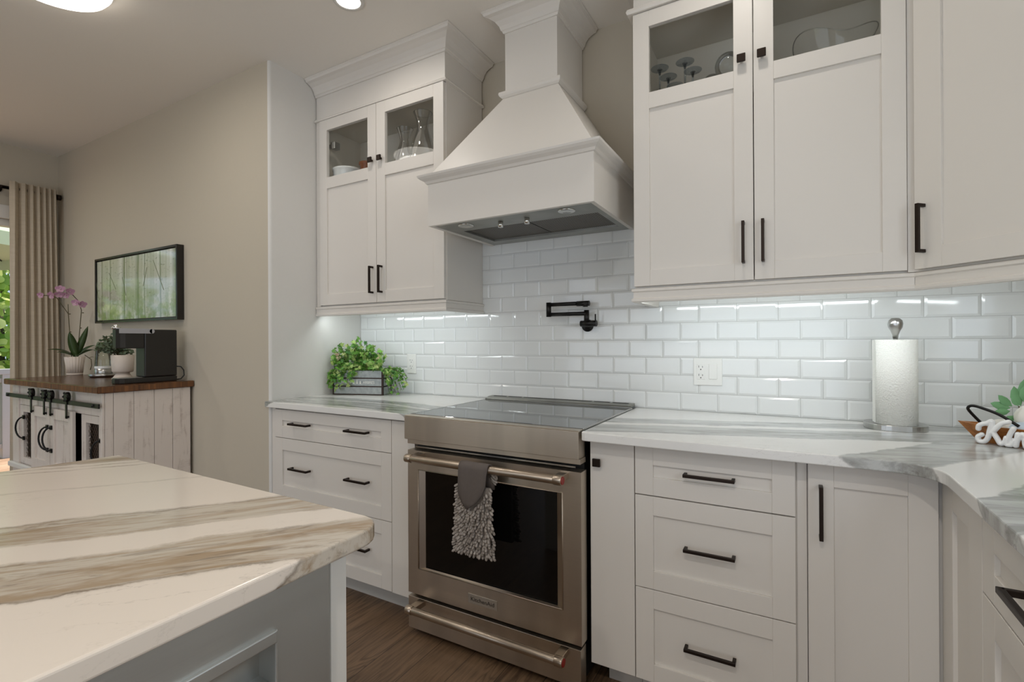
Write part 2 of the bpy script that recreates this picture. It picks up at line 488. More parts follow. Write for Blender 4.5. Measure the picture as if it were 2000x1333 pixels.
def birch_print():
    k = NT('birch_forest_print')
    p = k.pos()
    sep = k.n('ShaderNodeSeparateXYZ')
    k.set(sep.inputs[0], p)
    wob = k.math('MULTIPLY_ADD', k.noise(k.scale(p, (6, 1, 9)), 1.0, 3), 0.02, -0.01)
    x = k.math('ADD', sep.outputs[0], wob)
    t = k.math('DIVIDE', k.math('SUBTRACT', x, -2.41), 1.13)
    bg_ = srgb(206, 210, 194)
    li, md, sh = srgb(236, 238, 230), srgb(180, 188, 162), srgb(98, 116, 76)
    st = [(0.0, bg_)]
    for xc, w in ((-2.33, 0.06), (-2.20, 0.045), (-2.02, 0.10), (-1.955, 0.02), (-1.835, 0.11), (-1.715, 0.03), (-1.52, 0.05), (-1.37, 0.11)):
        a, b_ = (xc - w / 2 + 2.41) / 1.13, (xc + w / 2 + 2.41) / 1.13
        st += [(a, bg_ if len(st) % 2 else md), ((a * 0.55 + b_ * 0.45), li), (b_ - 0.002, sh)]
        st += [(b_ + 0.003, bg_)] if len(st) < 30 else []
    st.sort(key=lambda q: q[0])
    c = k.ramp(t, st[:32])
    streak = k.noise(k.scale(p, (30, 1, 1.0)), 1.0, 3, 0.6)
    c = k.mix(k.ramp(streak, [(0.40, 0.45), (0.60, 0.0)]), c, srgb(168, 178, 146))
    mk = k.noise(k.scale(p, (26, 1, 70)), 1.0, 4, 0.6)
    c = k.mix(k.ramp(mk, [(0.60, 0.0), (0.68, 0.55)]), c, srgb(108, 116, 92))
    haze = k.noise(p, 14, 4, 0.65)
    low = k.math('MULTIPLY', k.math('SUBTRACT', 1.66, sep.outputs[2]), 3.2)
    g = k.math('MULTIPLY', k.math('MAXIMUM', low, 0.0), k.ramp(haze, [(0.42, 0.0), (0.56, 1.0)]))
    c = k.mix(k.math('MINIMUM', g, 0.85), c, srgb(128, 152, 84))
    k.bs(Base_Color=c, Roughness=0.10)
    k.b.inputs['Coat Weight'].default_value = 0.7
    k.b.inputs['Coat Roughness'].default_value = 0.05
    return k.m
MAT['print'] = birch_print()
MAT['printshade'] = plain('printed_branch', srgb(146, 154, 122), 0.2, mottled=0.3, sc=30)

# ------------------------------------------------------------------ mesh builder
class MB:
    def __init__(self, fr=None):
        self.v, self.f, self.sm = [], [], []
        self.fr = fr
    def P(self, a, b, c):
        if self.fr is None:
            return Vector((a, b, c))
        O, U, N = self.fr
        return O + U * a + N * b + Vector((0, 0, c))
    def add(self, verts, faces, smooth=False):
        o = len(self.v)
        self.v += [tuple(x) for x in verts]
        self.f += [tuple(i + o for i in q) for q in faces]
        self.sm += [smooth] * len(faces)
        return self
    def box(self, x0, x1, y0, y1, z0, z1):
        c = [self.P(x, y, z) for z in (z0, z1) for y in (y0, y1) for x in (x0, x1)]
        return self.add(c, [(0, 2, 3, 1), (4, 5, 7, 6), (0, 1, 5, 4), (2, 6, 7, 3), (0, 4, 6, 2), (1, 3, 7, 5)])
    def prism(self, pts, z0, z1):
        n = len(pts)
        c = [self.P(x, y, z0) for x, y in pts] + [self.P(x, y, z1) for x, y in pts]
        fs = [tuple(range(n))[::-1], tuple(range(n, 2 * n))] + [(i, (i + 1) % n, (i + 1) % n + n, i + n) for i in range(n)]
        return self.add(c, fs)
    def frustum(self, a, b, z0, z1):
        # a,b = (x0,x1,y0,y1) bottom / top rectangles
        c = [Vector((a[0], a[2], z0)), Vector((a[1], a[2], z0)), Vector((a[1], a[3], z0)), Vector((a[0], a[3], z0)),
             Vector((b[0], b[2], z1)), Vector((b[1], b[2], z1)), Vector((b[1], b[3], z1)), Vector((b[0], b[3], z1))]
        return self.add(c, [(3, 2, 1, 0), (4, 5, 6, 7), (0, 1, 5, 4), (1, 2, 6, 5), (2, 3, 7, 6), (3, 0, 4, 7)])
    def tube(self, pts, r, n=10, smooth=True, rr=None):
        pts = [Vector(q) for q in pts]
        m = len(pts)
        vs, fs = [], []
        prev = None
        for i, q in enumerate(pts):
            t = (pts[min(i + 1, m - 1)] - pts[max(i - 1, 0)]).normalized()
            if prev is None:
                a = Vector((0, 0, 1)) if abs(t.z) < 0.9 else Vector((1, 0, 0))
                e1 = t.cross(a).normalized()
            else:
                e1 = (prev - t * prev.dot(t)).normalized()
            e2 = t.cross(e1)
            prev = e1
            rad = rr[i] if rr else r
            vs += [q + (e1 * math.cos(2 * PI * j / n) + e2 * math.sin(2 * PI * j / n)) * rad for j in range(n)]
        for i in range(m - 1):
            for j in range(n):
                fs.append((i * n + j, i * n + (j + 1) % n, (i + 1) * n + (j + 1) % n, (i + 1) * n + j))
        self.add(vs, fs, smooth)
        self.add(vs[:n], [tuple(range(n))[::-1]])
        self.add(vs[-n:], [tuple(range(n))])
        return self
    def cyl(self, p0, p1, r, n=20, r1=None):
        return self.tube([p0, p1], r, n, rr=[r, r if r1 is None else r1])
    def lathe(self, c, prof, n=28, axis=Vector((0, 0, 1)), flute=0.0, nf=0, smooth=True, closed=True):
        c = Vector(c)
        q = Vector((0, 0, 1)).rotation_difference(axis)
        vs, fs = [], []
        for (r, z) in prof:
            for j in range(n):
                a = 2 * PI * j / n
                k = 1 + (flute * math.cos(nf * a) if nf else 0)
                vs.append(c + q @ Vector((r * k * math.cos(a), r * k * math.sin(a), z)))
        for i in range(len(prof) - 1):
            for j in range(n):
                fs.append((i * n + j, i * n + (j + 1) % n, (i + 1) * n + (j + 1) % n, (i + 1) * n + j))
        self.add(vs, fs, smooth)
        if closed:
            if prof[0][0] > 1e-5:
                self.add(vs[:n], [tuple(range(n))[::-1]])
            if prof[-1][0] > 1e-5:
                self.add(vs[-n:], [tuple(range(n))])
        return self
    def ball(self, c, r, n=16, sx=1, sy=1, sz=1, flute=0.0, nf=0):
        prof = [(r * math.sin(PI * i / n) + (0 if 0 < i < n else 1e-4), -r * math.cos(PI * i / n)) for i in range(n + 1)]
        o = len(self.v)
        self.lathe((0, 0, 0), prof, 2 * n if not nf else nf * 6, flute=flute, nf=nf)
        for i in range(o, len(self.v)):
            x, y, z = self.v[i]
            self.v[i] = (c[0] + x * sx, c[1] + y * sy, c[2] + z * sz)
        return self
    def sweep(self, prof, path, closed=False):
        """prof: [(out, z)] swept along a plan path [(x,y)] with mitred corners; 'out' is to the right of travel"""
        m = len(path)
        P2 = [Vector((a, b)) for a, b in path]
        rows = []
        for i in range(m):
            d0 = (P2[i] - P2[i - 1]).normalized() if i > 0 else None
            d1 = (P2[i + 1] - P2[i]).normalized() if i < m - 1 else None
            n0 = Vector((d0.y, -d0.x)) if d0 else None
            n1 = Vector((d1.y, -d1.x)) if d1 else None
            if n0 and n1:
                b = (n0 + n1)
                b = b / (1 + n0.dot(n1))
            else:
                b = n0 or n1
            rows.append([self.P(*(P2[i] + b * o), z) for o, z in prof])
        k = len(prof)
        vs = [x for r_ in rows for x in r_]
        fs = []
        for i in range(m - 1):
            for j in range(k):
                fs.append((i * k + j, (i + 1) * k + j, (i + 1) * k + (j + 1) % k, i * k + (j + 1) % k))
        fs.append(tuple(range(k)))
        fs.append(tuple(range((m - 1) * k, m * k))[::-1])
        return self.add(vs, fs)

def world_off(o):
    v = Vector((0, 0, 0))
    while o is not None:
        v += o.location
        o = o.parent
    return v

def obj(name, mb, mat, parent=None, bevel=0.0, seg=2, smooth_all=False, loc=None, recalc=True):
    """link the builder as ONE mesh object"""
    me = bpy.data.meshes.new(name)
    if parent is not None:
        off = world_off(parent)
    elif loc is not None:
        off = Vector(loc)
    else:
        xs, ys, zs = zip(*mb.v)
        off = Vector(((min(xs) + max(xs)) / 2, (min(ys) + max(ys)) / 2, min(zs)))
    me.from_pydata([tuple(Vector(q) - off) for q in mb.v], [], mb.f)
    for p_, s in zip(me.polygons, mb.sm):
        p_.use_smooth = s or smooth_all
    if recalc:
        bm = bmesh.new()
        bm.from_mesh(me)
        bmesh.ops.remove_doubles(bm, verts=bm.verts, dist=1e-6) if any(mb.sm) else None
        bmesh.ops.recalc_face_normals(bm, faces=bm.faces)
        bm.to_mesh(me)
        bm.free()
    me.materials.append(MAT[mat] if isinstance(mat, str) else mat)
    o = bpy.data.objects.new(name, me)
    COL.objects.link(o)
    if parent is not None:
        o.parent = parent
    else:
        o.location = off
    if bevel:
        b = o.modifiers.new('edge', 'BEVEL')
        b.width = bevel
        b.segments = seg
        b.limit_method = 'ANGLE'
        b.angle_limit = R(40)
    return o

def tag(o, label, cat, group=None):
    o['label'] = label
    o['category'] = cat
    if group:
        o['group'] = group
    return o

def thing(name, label, cat, loc, group=None):
    o = bpy.data.objects.new(name, None)
    COL.objects.link(o)
    o.location = loc
    o.empty_display_size = 0.05
    return tag(o, label, cat, group)

def struct(name, mb, mat, bevel=0.0, parent=None):
    o = obj(name, mb, mat, parent, bevel)
    if parent is None:
        o['kind'] = 'structure'
    return o

def copy_tree(o, parent=None):
    c = o.copy()
    COL.objects.link(c)
    if parent is not None:
        c.parent = parent
    for ch in [q for q in bpy.data.objects if q.parent == o]:
        copy_tree(ch, c)
    return c

def text_mesh(body, size, depth):
    cu = bpy.data.curves.new('lettering', 'FONT')
    cu.body = body
    cu.size = size
    cu.extrude = depth
    cu.align_x = 'CENTER'
    cu.align_y = 'CENTER'
    cu.resolution_u = 3
    to = bpy.data.objects.new('lettering', cu)
    COL.objects.link(to)
    bpy.context.view_layer.update()
    dg = bpy.context.evaluated_depsgraph_get()
    me = to.evaluated_get(dg).to_mesh()
    vs = [v.co.copy() for v in me.vertices]
    fs = [tuple(p_.vertices) for p_ in me.polygons]
    to.evaluated_get(dg).to_mesh_clear()
    bpy.data.objects.remove(to)
    bpy.data.curves.remove(cu)
    return vs, fs

def add_text(mb, body, size, centre, U, Vv, N, depth=0.0006, sx=1.0, bold=0.0):
    vs, fs = text_mesh(body, size, depth)
    C = Vector(centre)
    mb.add([C + U * (v.x * sx) + Vv * v.y + N * v.z for v in vs], fs)

# frames: (origin, U to the right as seen from the front, N towards the viewer)
BACK = lambda y: (Vector((0, y, 0)), Vector((1, 0, 0)), Vector((0, -1, 0)))

def pull(fr, u, d, z, length, vertical, parent, mat='bronze', proj=0.032, t=0.010):
    b = MB(fr)
    h = length / 2
    if vertical:
        b.box(u - t / 2, u + t / 2, d + proj - t, d + proj, z - h, z + h)
        b.box(u - t / 2, u + t / 2, d, d + proj - t * 0.5, z + h - t, z + h)
        b.box(u - t / 2, u + t / 2, d, d + proj - t * 0.5, z - h, z - h + t)
    else:
        b.box(u - h, u + h, d + proj - t, d + proj, z - t / 2, z + t / 2)
        b.box(u - h, u - h + t, d, d + proj - t * 0.5, z - t / 2, z + t / 2)
        b.box(u + h - t, u + h, d, d + proj - t * 0.5, z - t / 2, z + t / 2)
    return obj('pull_handle', b, mat, parent, 0.0012)

def knob(fr, u, d, z, parent, s=0.028):
    b = MB(fr)
    b.box(u - 0.005, u + 0.005, d, d + 0.018, z - 0.005, z + 0.005)
    b.box(u - s / 2, u + s / 2, d + 0.017, d + 0.026, z - s / 2, z + s / 2)
    return obj('square_knob', b, 'bronze', parent, 0.002)

def shaker(fr, u0, u1, z0, z1, parent, name='door', st=0.062, th=0.02, glass=None, top=0.062, bot=0.062):
    """door or drawer front with recessed panel; glass=(zmid0,zmid1) leaves a glazed opening above a mid rail"""
    b = MB(fr)
    b.box(u0, u0 + st, 0, th, z0, z1)
    b.box(u1 - st, u1, 0, th, z0, z1)
    b.box(u0 + st, u1 - st, 0, th, z1 - top, z1)
    b.box(u0 + st, u1 - st, 0, th, z0, z0 + bot)
    pt = z1 - top
    if glass:
        b.box(u0 + st, u1 - st, 0, th, glass[0], glass[1])
        pt = glass[0]
    b.box(u0 + st - 0.004, u1 - st + 0.004, 0.002, th - 0.009, z0 + bot - 0.004, pt + 0.004)
    o = obj(name, b, 'cab', parent, 0.0011)
    if glass:
        g = MB(fr)
        g.box(u0 + st - 0.003, u1 - st + 0.003, 0.004, 0.008, glass[1] - 0.003, z1 - top + 0.003)
        obj('glass_pane', g, 'pane', o)
    return o

random.seed(7)
# ================================================================== SETTING
RW = 2.92            # right wall
LW = -0.445          # return wall of the kitchen recess
FW = -3.17           # far wall with the patio door
RY = -5.2            # rear wall
WY = -0.63           # long beige wall
b = MB(); b.box(FW - 0.15, RW + 0.1, RY - 0.1, 0.12, -0.1, 0.0); struct('floor', b, 'floor')
b = MB(); b.box(FW - 0.15, RW + 0.1, RY - 0.1, 0.12, CEIL, CEIL + 0.1); struct('ceiling', b, 'ceil')
b = MB(); b.box(LW - 0.12, RW, 0.007, 0.11, 0, CEIL); struct('wall_back', b, 'wall')
b = MB()
b.box(RW, RW + 0.1, -1.30, 0.11, 0, CEIL)
b.box(RW, RW + 0.1, RY, -2.60, 0, CEIL)
b.box(RW, RW + 0.1, -2.60, -1.30, 0, 1.06)
b.box(RW, RW + 0.1, -2.60, -1.30, 2.06, CEIL)
struct('wall_right', b, 'wall')
# beige wall with rounded outside corner turning into the recess
n = 20
rr = 0.014
arc = [(LW - rr + rr * math.cos(a), WY + rr - rr * math.sin(a)) for a in [PI / 2 * i / n for i in range(n + 1)]]
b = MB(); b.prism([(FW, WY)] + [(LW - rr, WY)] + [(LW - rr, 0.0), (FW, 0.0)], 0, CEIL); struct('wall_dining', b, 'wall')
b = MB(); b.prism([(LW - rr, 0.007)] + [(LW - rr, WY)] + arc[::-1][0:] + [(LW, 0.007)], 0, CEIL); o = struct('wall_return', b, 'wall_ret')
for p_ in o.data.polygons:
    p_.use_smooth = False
# far wall with the patio door opening
DY0, DY1, DZ = -2.95, -0.74, 2.17
b = MB()
b.box(FW - 0.14, FW, DY1, 0.0, 0, CEIL)
b.box(FW - 0.14, FW, RY, DY0, 0, CEIL)
b.box(FW - 0.14, FW, DY0, DY1, DZ, CEIL)
struct('wall_far', b, 'wall')
# rear wall behind the camera; its wide opening is added for fill light
b = MB()
b.box(FW - 0.14, -1.3, RY - 0.1, RY, 0, CEIL)
b.box(2.5, RW, RY - 0.1, RY, 0, CEIL)
b.box(-1.3, 2.5, RY - 0.1, RY, 0, 0.03)
b.box(-1.3, 2.5, RY - 0.1, RY, 2.2, CEIL)
struct('wall_rear', b, 'wall')
# patio door
dr = MB()
dr.box(FW - 0.10, FW - 0.02, DY1 - 0.05, DY1, 0, DZ)
dr.box(FW - 0.10, FW - 0.02, DY0, DY0 + 0.05, 0, DZ)
dr.box(FW - 0.10, FW - 0.02, DY0, DY1, DZ - 0.05, DZ)
dr.box(FW - 0.10, FW - 0.02, DY0, DY1, 0, 0.05)
dr.box(FW - 0.09, FW - 0.03, (DY0 + DY1) / 2 - 0.04, (DY0 + DY1) / 2 + 0.04, 0, DZ)
do = obj('door_1', dr, 'trim', None, 0.003); do['kind'] = 'structure'
g = MB(); g.box(FW - 0.066, FW - 0.06, DY0 + 0.04, DY1 - 0.04, 0.04, DZ - 0.04); obj('pane', g, 'pane', do)
b = MB(); b.box(FW, FW + 0.02, DY0 - 0.09, DY1 + 0.08, DZ, DZ + 0.10)
b.box(FW, FW + 0.02, DY1, DY1 + 0.08, 0, DZ); b.box(FW, FW + 0.02, DY0 - 0.09, DY0, 0, DZ); struct('trim_1', b, 'trim', 0.003)
b = MB(); b.box(FW + 0.02, LW - rr - 0.002, WY - 0.014, WY - 0.0005, 0, 0.11); struct('baseboard_dining', b, 'trim', 0.003)

# bevelled subway tile over the back wall
TQ, TP = 0.1540, 0.0779
b = MB()
b.box(LW + 0.001, RW, 0.0035, 0.0068, 0.90, 0.914 + 11.2 * TP)
grout = struct('wall_grout', b, 'grout')
b = MB()
g_ = 0.0009
bv, bd = 0.0085, 0.0034
for k in range(11):
    z0, z1 = 0.914 + k * TP + g_, 0.914 + (k + 1) * TP - g_
    off = 0.0 if k % 2 == 0 else 0.5
    for j in range(-4, 20):
        x0, x1 = (j + off) * TQ + g_, (j + off + 1) * TQ - g_
        x0, x1 = max(x0, LW + 0.002), min(x1, RW - 0.002)
        if x1 - x0 < 0.02:
            continue
        o_ = [(x0, z0), (x1, z0), (x1, z1), (x0, z1)]
        i_ = [(x0 + bv, z0 + bv), (x1 - bv, z0 + bv), (x1 - bv, z1 - bv), (x0 + bv, z1 - bv)]
        tx, tz = random.uniform(-1, 1) * 0.0005, random.uniform(-1, 1) * 0.0004
        cx, cz = (x0 + x1) / 2, (z0 + z1) / 2
        yy = lambda x, z: tx * (x - cx) / TQ * 2 + tz * (z - cz) / TP * 2
        vs = [(x, 0.004, z) for x, z in o_] + [(x, bd - 0.0006, z) for x, z in o_] + [(x, yy(x, z), z) for x, z in i_]
        b.add(vs, [(0, 1, 5, 4), (1, 2, 6, 5), (2, 3, 7, 6), (3, 0, 4, 7), (4, 5, 9, 8), (5, 6, 10, 9), (6, 7, 11, 10), (7, 4, 8, 11), (8, 9, 10, 11)])
struct('wall_backsplash', b, 'tile')

# ================================================================== CABINETS (upper)
CROWN = lambda zt, h: [(0.0, zt - h), (0.006, zt - h), (0.010, zt - h + 0.010), (0.014, zt - h + 0.012), (0.020, zt - h + 0.030), (0.034, zt - h + 0.048), (0.056, zt - h + 0.060), (0.072, zt - h + 0.064), (0.076, zt - 0.008), (0.082, zt - 0.004), (0.082, zt), (0.0, zt)]
LRAIL = lambda: [(-0.018, 1.376), (0.007, 1.376), (0.010, 1.381), (0.010, 1.389), (0.004, 1.393), (0.004, 1.415), (0.010, 1.419), (0.010, 1.427), (0.006, 1.430), (-0.018, 1.430)]
FY = -0.322          # cabinet box front, doors stand 20 mm proud

def upper_box(t, x0, x1, y1, shelf=2.135, zb=1.432, zt=2.515, name='carcass'):
    b = MB()
    T = 0.018
    b.box(x0, x0 + T, y1, -0.001, zb, zt)
    b.box(x1 - T, x1, y1, -0.001, zb, zt)
    b.box(x0 + T, x1 - T, y1, -0.001, zb, zb + T)
    b.box(x0 + T, x1 - T, y1, -0.001, zt - T, zt)
    b.box(x0 + T, x1 - T, -0.012, -0.001, zb + T, zt - T)
    o = obj(name, b, 'cab', t)
    i = MB()
    e = 0.0006
    i.box(x0 + T, x0 + T + e, y1 + 0.002, -0.013, zb + T, zt - T)
    i.box(x1 - T - e, x1 - T, y1 + 0.002, -0.013, zb + T, zt - T)
    i.box(x0 + T + e, x1 - T - e, -0.0126, -0.012, zb + T, zt - T)
    i.box(x0 + T + e, x1 - T - e, y1 + 0.002, -0.013, zt - T - e, zt - T)
    i.box(x0 + T + e, x1 - T - e, y1 + 0.012, -0.013, shelf - 0.018, shelf)
    obj('lining', i, 'inside', t)
    h = MB(); h.box(x0 + T + e, x1 - T - e, y1 + 0.015, -0.0128, shelf - 0.018, shelf); obj('shelf', h, 'inside', t)
    return o

# --- left wall cabinet
t = thing('wall_cabinet', 'white two-door wall cabinet with glazed tops left of the range hood', 'cabinet', (0.03, -0.17, 1.376))
X0, X1 = -0.440, 0.498
upper_box(t, X0, X1, FY)
fr = BACK(FY)
d1 = shaker(fr, -0.405, 0.0425, 1.438, 2.505, t, glass=(2.108, 2.172))
d2 = shaker(fr, 0.0455, 0.494, 1.438, 2.505, t, glass=(2.108, 2.172))
pull(fr, 0.0165, 0.02, 1.559, 0.145, True, d1)
pull(fr, 0.0825, 0.02, 1.559, 0.145, True, d2)
knob(fr, 0.0165, 0.02, 2.200, d1)
knob(fr, 0.0825, 0.02, 2.200, d2)
hg = MB(fr); hg.box(-0.345, -0.31, -0.05, -0.01, 2.345, 2.385); hg.box(-0.40, -0.335, -0.035, -0.012, 2.355, 2.375)
obj('hinge', hg, 'satin', d1, 0.003)
b = MB(); b.box(X0, -0.407, FY - 0.012, FY, 1.432, 2.515); obj('filler_strip', b, 'cab', t, 0.001)
b = MB(); b.box(X0, X1, FY - 0.010, -0.001, 2.516, CEIL - 0.072); obj('frieze_panel', b, 'cab', t, 0.001)
b = MB(); b.sweep([(0.0, 2.506), (0.014, 2.506), (0.016, 2.512), (0.012, 2.520), (0.002, 2.526), (0, 2.526)], [(X0, FY - 0.010), (X1, FY - 0.010), (X1, -0.001)]); obj('bead_molding', b, 'cab', t)
b = MB(); b.sweep(CROWN(CEIL - 0.001, 0.082), [(X0, FY - 0.010), (X1, FY - 0.010), (X1, -0.002)]); obj('crown_molding', b, 'cab', t)
b = MB(); b.sweep(LRAIL(), [(X0, FY - 0.012), (X1, FY - 0.012), (X1, -0.001)]); obj('light_rail', b, 'cab', t)

# --- right wall cabinet
t = thing('wall_cabinet', 'white two-door wall cabinet with glazed tops right of the range hood', 'cabinet', (1.86, -0.17, 1.376))
X0, X1 = 1.432, 2.300
upper_box(t, X0, X1, FY)
d1 = shaker(fr, 1.432, 1.857, 1.438, 2.512, t, glass=(2.130, 2.192))
d2 = shaker(fr, 1.860, 2.285, 1.438, 2.512, t, glass=(2.130, 2.192))
pull(fr, 1.825, 0.02, 1.571, 0.147, True, d1)
pull(fr, 1.887, 0.02, 1.571, 0.147, True, d2)
knob(fr, 1.822, 0.02, 2.221, d1)
knob(fr, 1.886, 0.02, 2.221, d2)
b = MB(); b.box(2.287, 2.312, FY - 0.014, FY, 1.432, 2.512); obj('filler_strip', b, 'cab', t, 0.001)
b = MB(); b.box(X0, 2.312, FY - 0.010, -0.001, 2.516, CEIL - 0.072); obj('frieze_panel', b, 'cab', t, 0.001)
b = MB(); b.sweep([(0.0, 2.514), (0.020, 2.514), (0.024, 2.522), (0.020, 2.534), (0.002, 2.540), (0, 2.540)], [(X0, -0.001), (X0, FY - 0.010), (2.305, FY - 0.010)]); obj('bead_molding', b, 'cab', t)
b = MB(); b.sweep(CROWN(CEIL - 0.001, 0.082), [(X0, -0.002), (X0, FY - 0.010), (2.30, FY - 0.010)]); obj('crown_molding', b, 'cab', t)
b = MB(); b.sweep(LRAIL(), [(X0, -0.002), (X0, FY - 0.012), (2.303, FY - 0.012)]); obj('light_rail', b, 'cab', t)

# --- diagonal corner wall cabinet
t = thing('corner_wall_cabinet', 'white diagonal corner wall cabinet at the right edge of the photo', 'cabinet', (2.62, -0.3, 1.376))
S = math.sqrt(0.5)
A = (2.306, FY - 0.008)
L_ = 0.385
B = (A[0] + L_ * S, A[1] - L_ * S)
b = MB(); b.prism([(2.303, -0.001), (2.303, A[1]), A, B, (RW - 0.001, B[1]), (RW - 0.001, -0.001)], 1.432, 2.516); obj('carcass', b, 'cab', t)
frd = (Vector((A[0], A[1], 0)), Vector((S, -S, 0)), Vector((-S, -S, 0)))
d1 = shaker(frd, 0.012, L_ - 0.006, 1.438, 2.512, t, st=0.075)
pull(frd, 0.040, 0.02, 1.558, 0.147, True, d1)
b = MB(); b.prism([(2.314, -0.001), (2.314, A[1]), (A[0] + 0.008, A[1] - 0.01), (B[0], B[1] - 0.01), (RW - 0.001, B[1] - 0.01), (RW - 0.001, -0.001)], 2.517, CEIL - 0.072); obj('frieze_panel', b, 'cab', t)
b = MB(); b.sweep(LRAIL(), [(2.304, A[1] - 0.004), (A[0] + 0.0, A[1] - 0.004), (B[0], B[1] - 0.006)]); obj('light_rail', b, 'cab', t)

# --- led strips behind the light rails
def led(x0, x1, y, label, pts=None):
    b = MB(); b.box(x0, x1, y - 0.010, y - 0.003, 1.384, 1.398)
    t = obj('led_strip', b, 'plate'); tag(t, label, 'light strip', 'LED strips under the wall cabinets')
    e = MB()
    k = int((x1 - x0) / 0.0167)
    for i in range(k):
        x = x0 + (i + 0.5) * (x1 - x0) / k
        e.box(x - 0.003, x + 0.003, y - 0.003, y - 0.0018, 1.386, 1.392)
    obj('diodes', e, 'ledglow', t)['kind'] = 'stuff'
    return t
led(-0.40, 0.47, -0.304, 'glowing white LED strip under the left wall cabinet')
led(1.47, 2.29, -0.304, 'glowing white LED strip under the right two-door wall cabinet')
lamp('left_strip_light', 'AREA', (0.035, -0.304, 1.386), 0.95, COOL, (R(38), 0, 0), shape='RECTANGLE', size=0.87, size_y=0.012)
lamp('right_strip_light', 'AREA', (1.88, -0.304, 1.386), 0.95, COOL, (R(38), 0, 0), shape='RECTANGLE', size=0.82, size_y=0.012)
b = MB((Vector((2.33, -0.33, 0)), Vector((S, -S, 0)), Vector((S, S, 0))))
b.box(0.02, 0.36, 0.012, 0.019, 1.384, 1.398)
o = obj('led_strip', b, 'plate'); tag(o, 'glowing white LED strip under the diagonal corner wall cabinet', 'light strip', 'LED strips under the wall cabinets')
lamp('corner_strip_light', 'AREA', (2.33 + 0.19 * S + 0.024 * S, -0.33 - 0.19 * S + 0.024 * S, 1.386), 0.4, COOL, (R(38), 0, R(-45)), shape='RECTANGLE', size=0.34, size_y=0.012)

# ================================================================== RANGE HOOD
t = thing('range_hood', 'white tapered wooden range hood with chimney above the stove', 'range hood', (0.948, -0.27, 1.74))
HX0, HX1, HY = 0.558, 1.339, -0.54
b = MB()
for (x0, x1, y0, y1) in ((HX0, HX1, HY, HY + 0.018), (HX0, HX0 + 0.018, HY + 0.018, -0.001), (HX1 - 0.018, HX1, HY + 0.018, -0.001)):
    b.box(x0, x1, y0, y1, 1.742, 1.945)
obj('apron', b, 'cab', t, 0.001)
b = MB(); b.sweep([(0.0, 1.928), (0.006, 1.930), (0.012, 1.940), (0.026, 1.948), (0.034, 1.956), (0.036, 1.964), (0.0, 1.964)], [(HX0, -0.002), (HX0, HY), (HX1, HY), (HX1, -0.002)]); obj('lower_molding', b, 'cab', t)
CX0, CX1, CY = 0.822, 1.086, -0.300
b = MB(); b.frustum((HX0, HX1, HY, -0.001), (CX0 - 0.006, CX1 + 0.006, CY - 0.006, -0.001), 1.9635, 2.352); obj('canopy', b, 'cab', t, 0.001)
b = MB(); b.sweep([(0.0, 2.348), (0.012, 2.350), (0.020, 2.358), (0.024, 2.366), (0.022, 2.376), (0.0, 2.380)], [(CX0, -0.002), (CX0, CY), (CX1, CY), (CX1, -0.002)]); obj('collar_molding', b, 'cab', t)
b = MB(); b.box(CX0, CX1, CY, -0.001, 2.352, CEIL - 0.06); obj('chimney', b, 'cab', t, 0.001)
b = MB(); b.sweep(CROWN(CEIL - 0.001, 0.082), [(CX0, -0.002), (CX0, CY), (CX1, CY), (CX1, -0.002)]); obj('crown_molding', b, 'cab', t)
# steel insert, built as a rim around the filter recess
b = MB()
ix0, ix1, iy0, iy1 = HX0 + 0.019, HX1 - 0.019, HY + 0.019, -0.006
fx0, fx1, fy0, fy1 = 0.628, 1.290, -0.365, -0.085
b.box(ix0, ix1, iy0, fy0, 1.746, 1.752)
b.box(ix0, ix1, fy1, iy1, 1.746, 1.752)
b.box(ix0, fx0, fy0, fy1, 1.746, 1.752)
b.box(fx1, ix1, fy0, fy1, 1.746, 1.752)
b.box(fx0 - 0.002, fx0, fy0, fy1, 1.752, 1.775); b.box(fx1, fx1 + 0.002, fy0, fy1, 1.752, 1.775)
b.box(fx0, fx1, fy0 - 0.002, fy0, 1.752, 1.775); b.box(fx0, fx1, fy1, fy1 + 0.002, 1.752, 1.775)
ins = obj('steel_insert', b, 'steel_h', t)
for k in range(2):
    x0 = fx0 + 0.001 + k * (fx1 - fx0) / 2
    b = MB(); b.box(x0, x0 + (fx1 - fx0) / 2 - 0.004, fy0 + 0.001, fy1 - 0.001, 1.756, 1.764); obj('grease_filter', b, 'filter', ins)
for x in (0.708, 1.195):
    b = MB(); b.lathe((x, -0.46, 1.7405), [(0.0, 0.003), (0.026, 0.002), (0.030, 0.0), (0.034, 0.0), (0.036, 0.006)], 24); obj('hood_lamp', b, 'chrome', ins)
for x in (0.872, 1.002):
    b = MB(); b.cyl((x, -0.432, 1.746), (x, -0.432, 1.722), 0.011, 16); obj('control_knob', b, 'chrome', ins)

# ================================================================== BASE CABINETS
BY = -0.61           # cabinet box front, doors to -0.63
frb = BACK(BY)
ZT = 0.874
